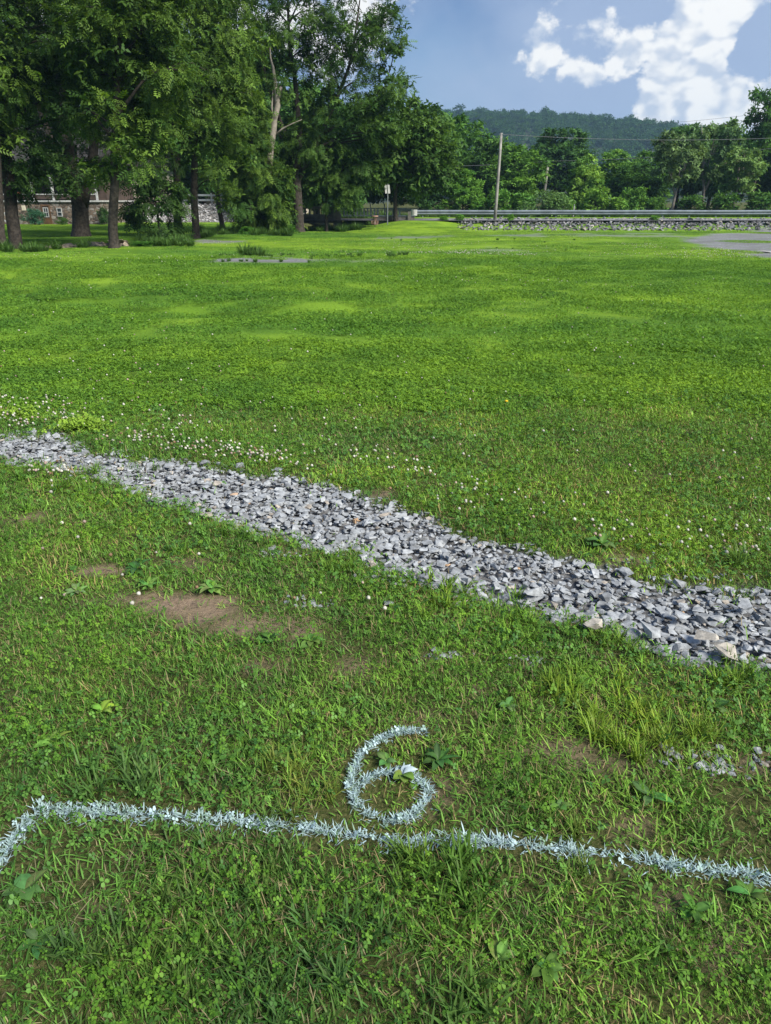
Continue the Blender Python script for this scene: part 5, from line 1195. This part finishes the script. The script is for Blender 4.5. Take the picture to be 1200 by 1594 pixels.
# behind the creek row and the houses
W2 = 'woods behind the creek trees'
for i, (u, vt, hw, Y, lib, tint, lab) in enumerate(((-60, 30, 130, 78, 1, (.8, .9, .9), 'dark wood tree far behind the stone house, at the picture edge'), (70, 60, 110, 84, 0, (.7, .8, .8), 'tree behind the stone house roof'), (190, 150, 90, 88, 2, (.8, .95, .7), 'sunlit light green tree seen through the gap right of the stone house'), (260, 70, 100, 86, 1, (.75, .85, .85), 'dark tree behind the cream house'),
        (350, 70, 90, 80, 0, (.7, .8, .8), 'tree behind the drooping foliage'), (425, 85, 80, 74, 1, (.75, .85, .85), 'dark tree behind the dead trunk'), (495, 135, 70, 70, 0, (.7, .8, .8), 'tree filling the gap under the tallest crown'), (560, 165, 60, 66, 1, (.75, .85, .85), 'dark tree behind the bridge railing'), (615, 215, 50, 64, 0, (.65, .75, .75), 'dark tree behind the white sign panels'),
        (-170, 60, 120, 70, 0, (.75, .85, .85), 'tree left of the stone house'), (320, 215, 60, 70, 1, (.6, .7, .7), 'low dark tree right of the cream house'), (400, 240, 50, 64, 1, (.6, .7, .7), 'low dark tree behind the vine-choked tree'), (460, 255, 46, 62, 1, (.6, .7, .7), 'low dark tree across the road behind the parapet'), (530, 262, 46, 61, 1, (.6, .7, .7), 'low dark tree across the road behind the steel railing'))):
    ftree(lib, u, vt, 340, hw, Y, lab, tint=tint, rz=i * 1.1, group=W2)
# planting at the stone house
ftree(5, 54, 324, 349, 17, 56.4, 'blue-green dwarf spruce against the stone house wall', 'spruce_shrub', (.45, .75, 1.15), 0, (2.1, 1.7), 'shrub')
ftree(5, 97, 338, 351, 10, 56.6, 'small green shrub under the second basement window', 'shrub', (.7, .9, .6), .8, (2.1, 1.7), 'shrub')
ftree(5, 163, 322, 352, 11, 57.0, 'dark narrow shrub at the corner of the stone house', 'shrub', (.45, .6, .5), 1.8, (2.1, 1.7), 'shrub')
for i, (u, v, hw, vt, lab) in enumerate(((268, 381, 30, 371, 'low bush at the creek edge under the leafy sapling'), (222, 384, 22, 374, 'low bush right of the creek stones'), (545, 352, 22, 341, 'leafy bush before the steel railing'), (565, 351, 18, 338, 'bush nearest the orange basket'), (445, 364, 22, 346, 'bush between the vine-choked tree and the dark trunk'), (491, 357, 14, 345, 'bush in the creek under the parapet'), (385, 366, 16, 350, 'bush left of the shaggy tree base'), (690, 346, 10, 335, 'small weed bush at the end of the rock bank'), (1018, 345, 9, 334, 'weed bush growing in the rock bank, larger'), (716, 338, 9, 331, 'weed tuft at the road edge left of the bare pole'), (795, 339, 7, 331, 'weed tuft at the road edge right of the bare pole'))):
    g_ = ground_at(u, v) if v > 347 else at_y(u, v, 46.4)
    ftree(6 if i != 0 else 5, u, vt, v, hw, g_.y, lab, 'bush', (.55, .75, .6) if i < 7 else (.8, 1, .7), i * 1.7, (3.1, 1.8) if i else (2.1, 1.7), 'bush', 'bushes by the creek and the bank')

# ------------------------------------------------------------------ wooded ridge
ridge_u = np.array([-900, -300, 200, 500, 640, 735, 850, 950, 1050, 1150, 1300, 1700, 2400], float); ridge_v = np.array([200, 195, 190, 184, 180, 177, 181, 191, 206, 232, 258, 280, 300], float)
RD = 640.0
rx = np.array([at_y(u, v, RD).x for u, v in zip(ridge_u, ridge_v)]); rz_ = np.array([at_y(u, v, RD).z for u, v in zip(ridge_u, ridge_v)]) - 6
def hill(x, y):
    t = sstep(230, RD, y); zt = np.interp(x / RD * np.maximum(y, 300), rx * 1.0, rz_) if False else np.interp(x, rx, rz_)
    back = 1 - .55 * sstep(RD, 1100, y)
    return zt * (0.25 * t + .75 * t ** 1.5) * back + (fbm(x, y, .012, 81) - .5) * 22 * t * (1 - t) * 2 - 1.0
V, Q = grid_sheet(np.linspace(-1000, 1100, 90), np.r_[np.linspace(200, RD, 36), np.linspace(680, 1300, 14)], hill)
hl = link('hill', mesh_np('hill', V, Q), simple('forest_floor', (.03, .045, .018), .95, .4, .05)); tag(hl, kind='structure')
hc = bpy.data.collections.new('ridge_trees'); RIDGE = (((.014, .052, .015), (.046, .122, .030)), ((.018, .064, .016), (.062, .150, .034)))
for k in range(5):
    r = np.random.default_rng(90 + k)
    V, T, C, cc = crown_arrays(r, [((0, 0, 4.5), (2.8, 2.8, 2.6)), ((r.uniform(-1, 1), r.uniform(-1, 1), 6), (2, 2, 1.5)), ((0, 0, 2.5), (3.0, 3.0, 2))], 560, .85, RIDGE[k % 2], .3, 12, .4, .5, BRO3)
    me_ = mesh_np('ridge_tree', V, T, C); me_.materials.append(MAT['patch'] if False else MAT['leaf']); ob = bpy.data.objects.new('ridge_tree_%d' % k, me_); hc.objects.link(ob)
n = 5200; x = rng.uniform(-420, 520, n); y = 300 + 350 * np.sqrt(rng.random(n)); u, v = proj(x, y, hill(x, y) + 8)
k = (u > 560) & (u < 1330); x, y = x[k], y[k]
xr = rng.uniform(-150, 330, 420); x = np.r_[x, xr]; y = np.r_[y, rng.uniform(RD - 8, RD + 12, 420)]; n = len(x)
s = rng.uniform(.75, 1.35, n)
scatter('ridge_forest', np.stack([x, y, hill(x, y) - 1.5], 1), np.stack([0 * x, 0 * x, rng.uniform(0, 6.28, n)], 1), np.stack([s, s, s * rng.uniform(.85, 1.25, n)], 1), rng.integers(0, 5, n), hc, 'distant forest covering the blue-green ridge', 'forest')

# ------------------------------------------------------------------ summer haze
hz_ = MB().box(-1100, 1200, -30, 1400, -3.2, 110).build('haze', None); tag(hz_, kind='stuff'); hz_['label'] = 'thin bluish summer haze over the valley'; hz_['category'] = 'haze'
m, nt, o = new_mat('haze'); pv = nt.nodes.new('ShaderNodeVolumePrincipled'); pv.inputs['Density'].default_value = 0.00034; pv.inputs['Color'].default_value = (.45, .72, 1, 1); pv.inputs['Anisotropy'].default_value = 0.2
lk(nt, pv.outputs[0], o.inputs['Volume']); hz_.data.materials.append(m)
print('TRIS near/unique', NTRI)
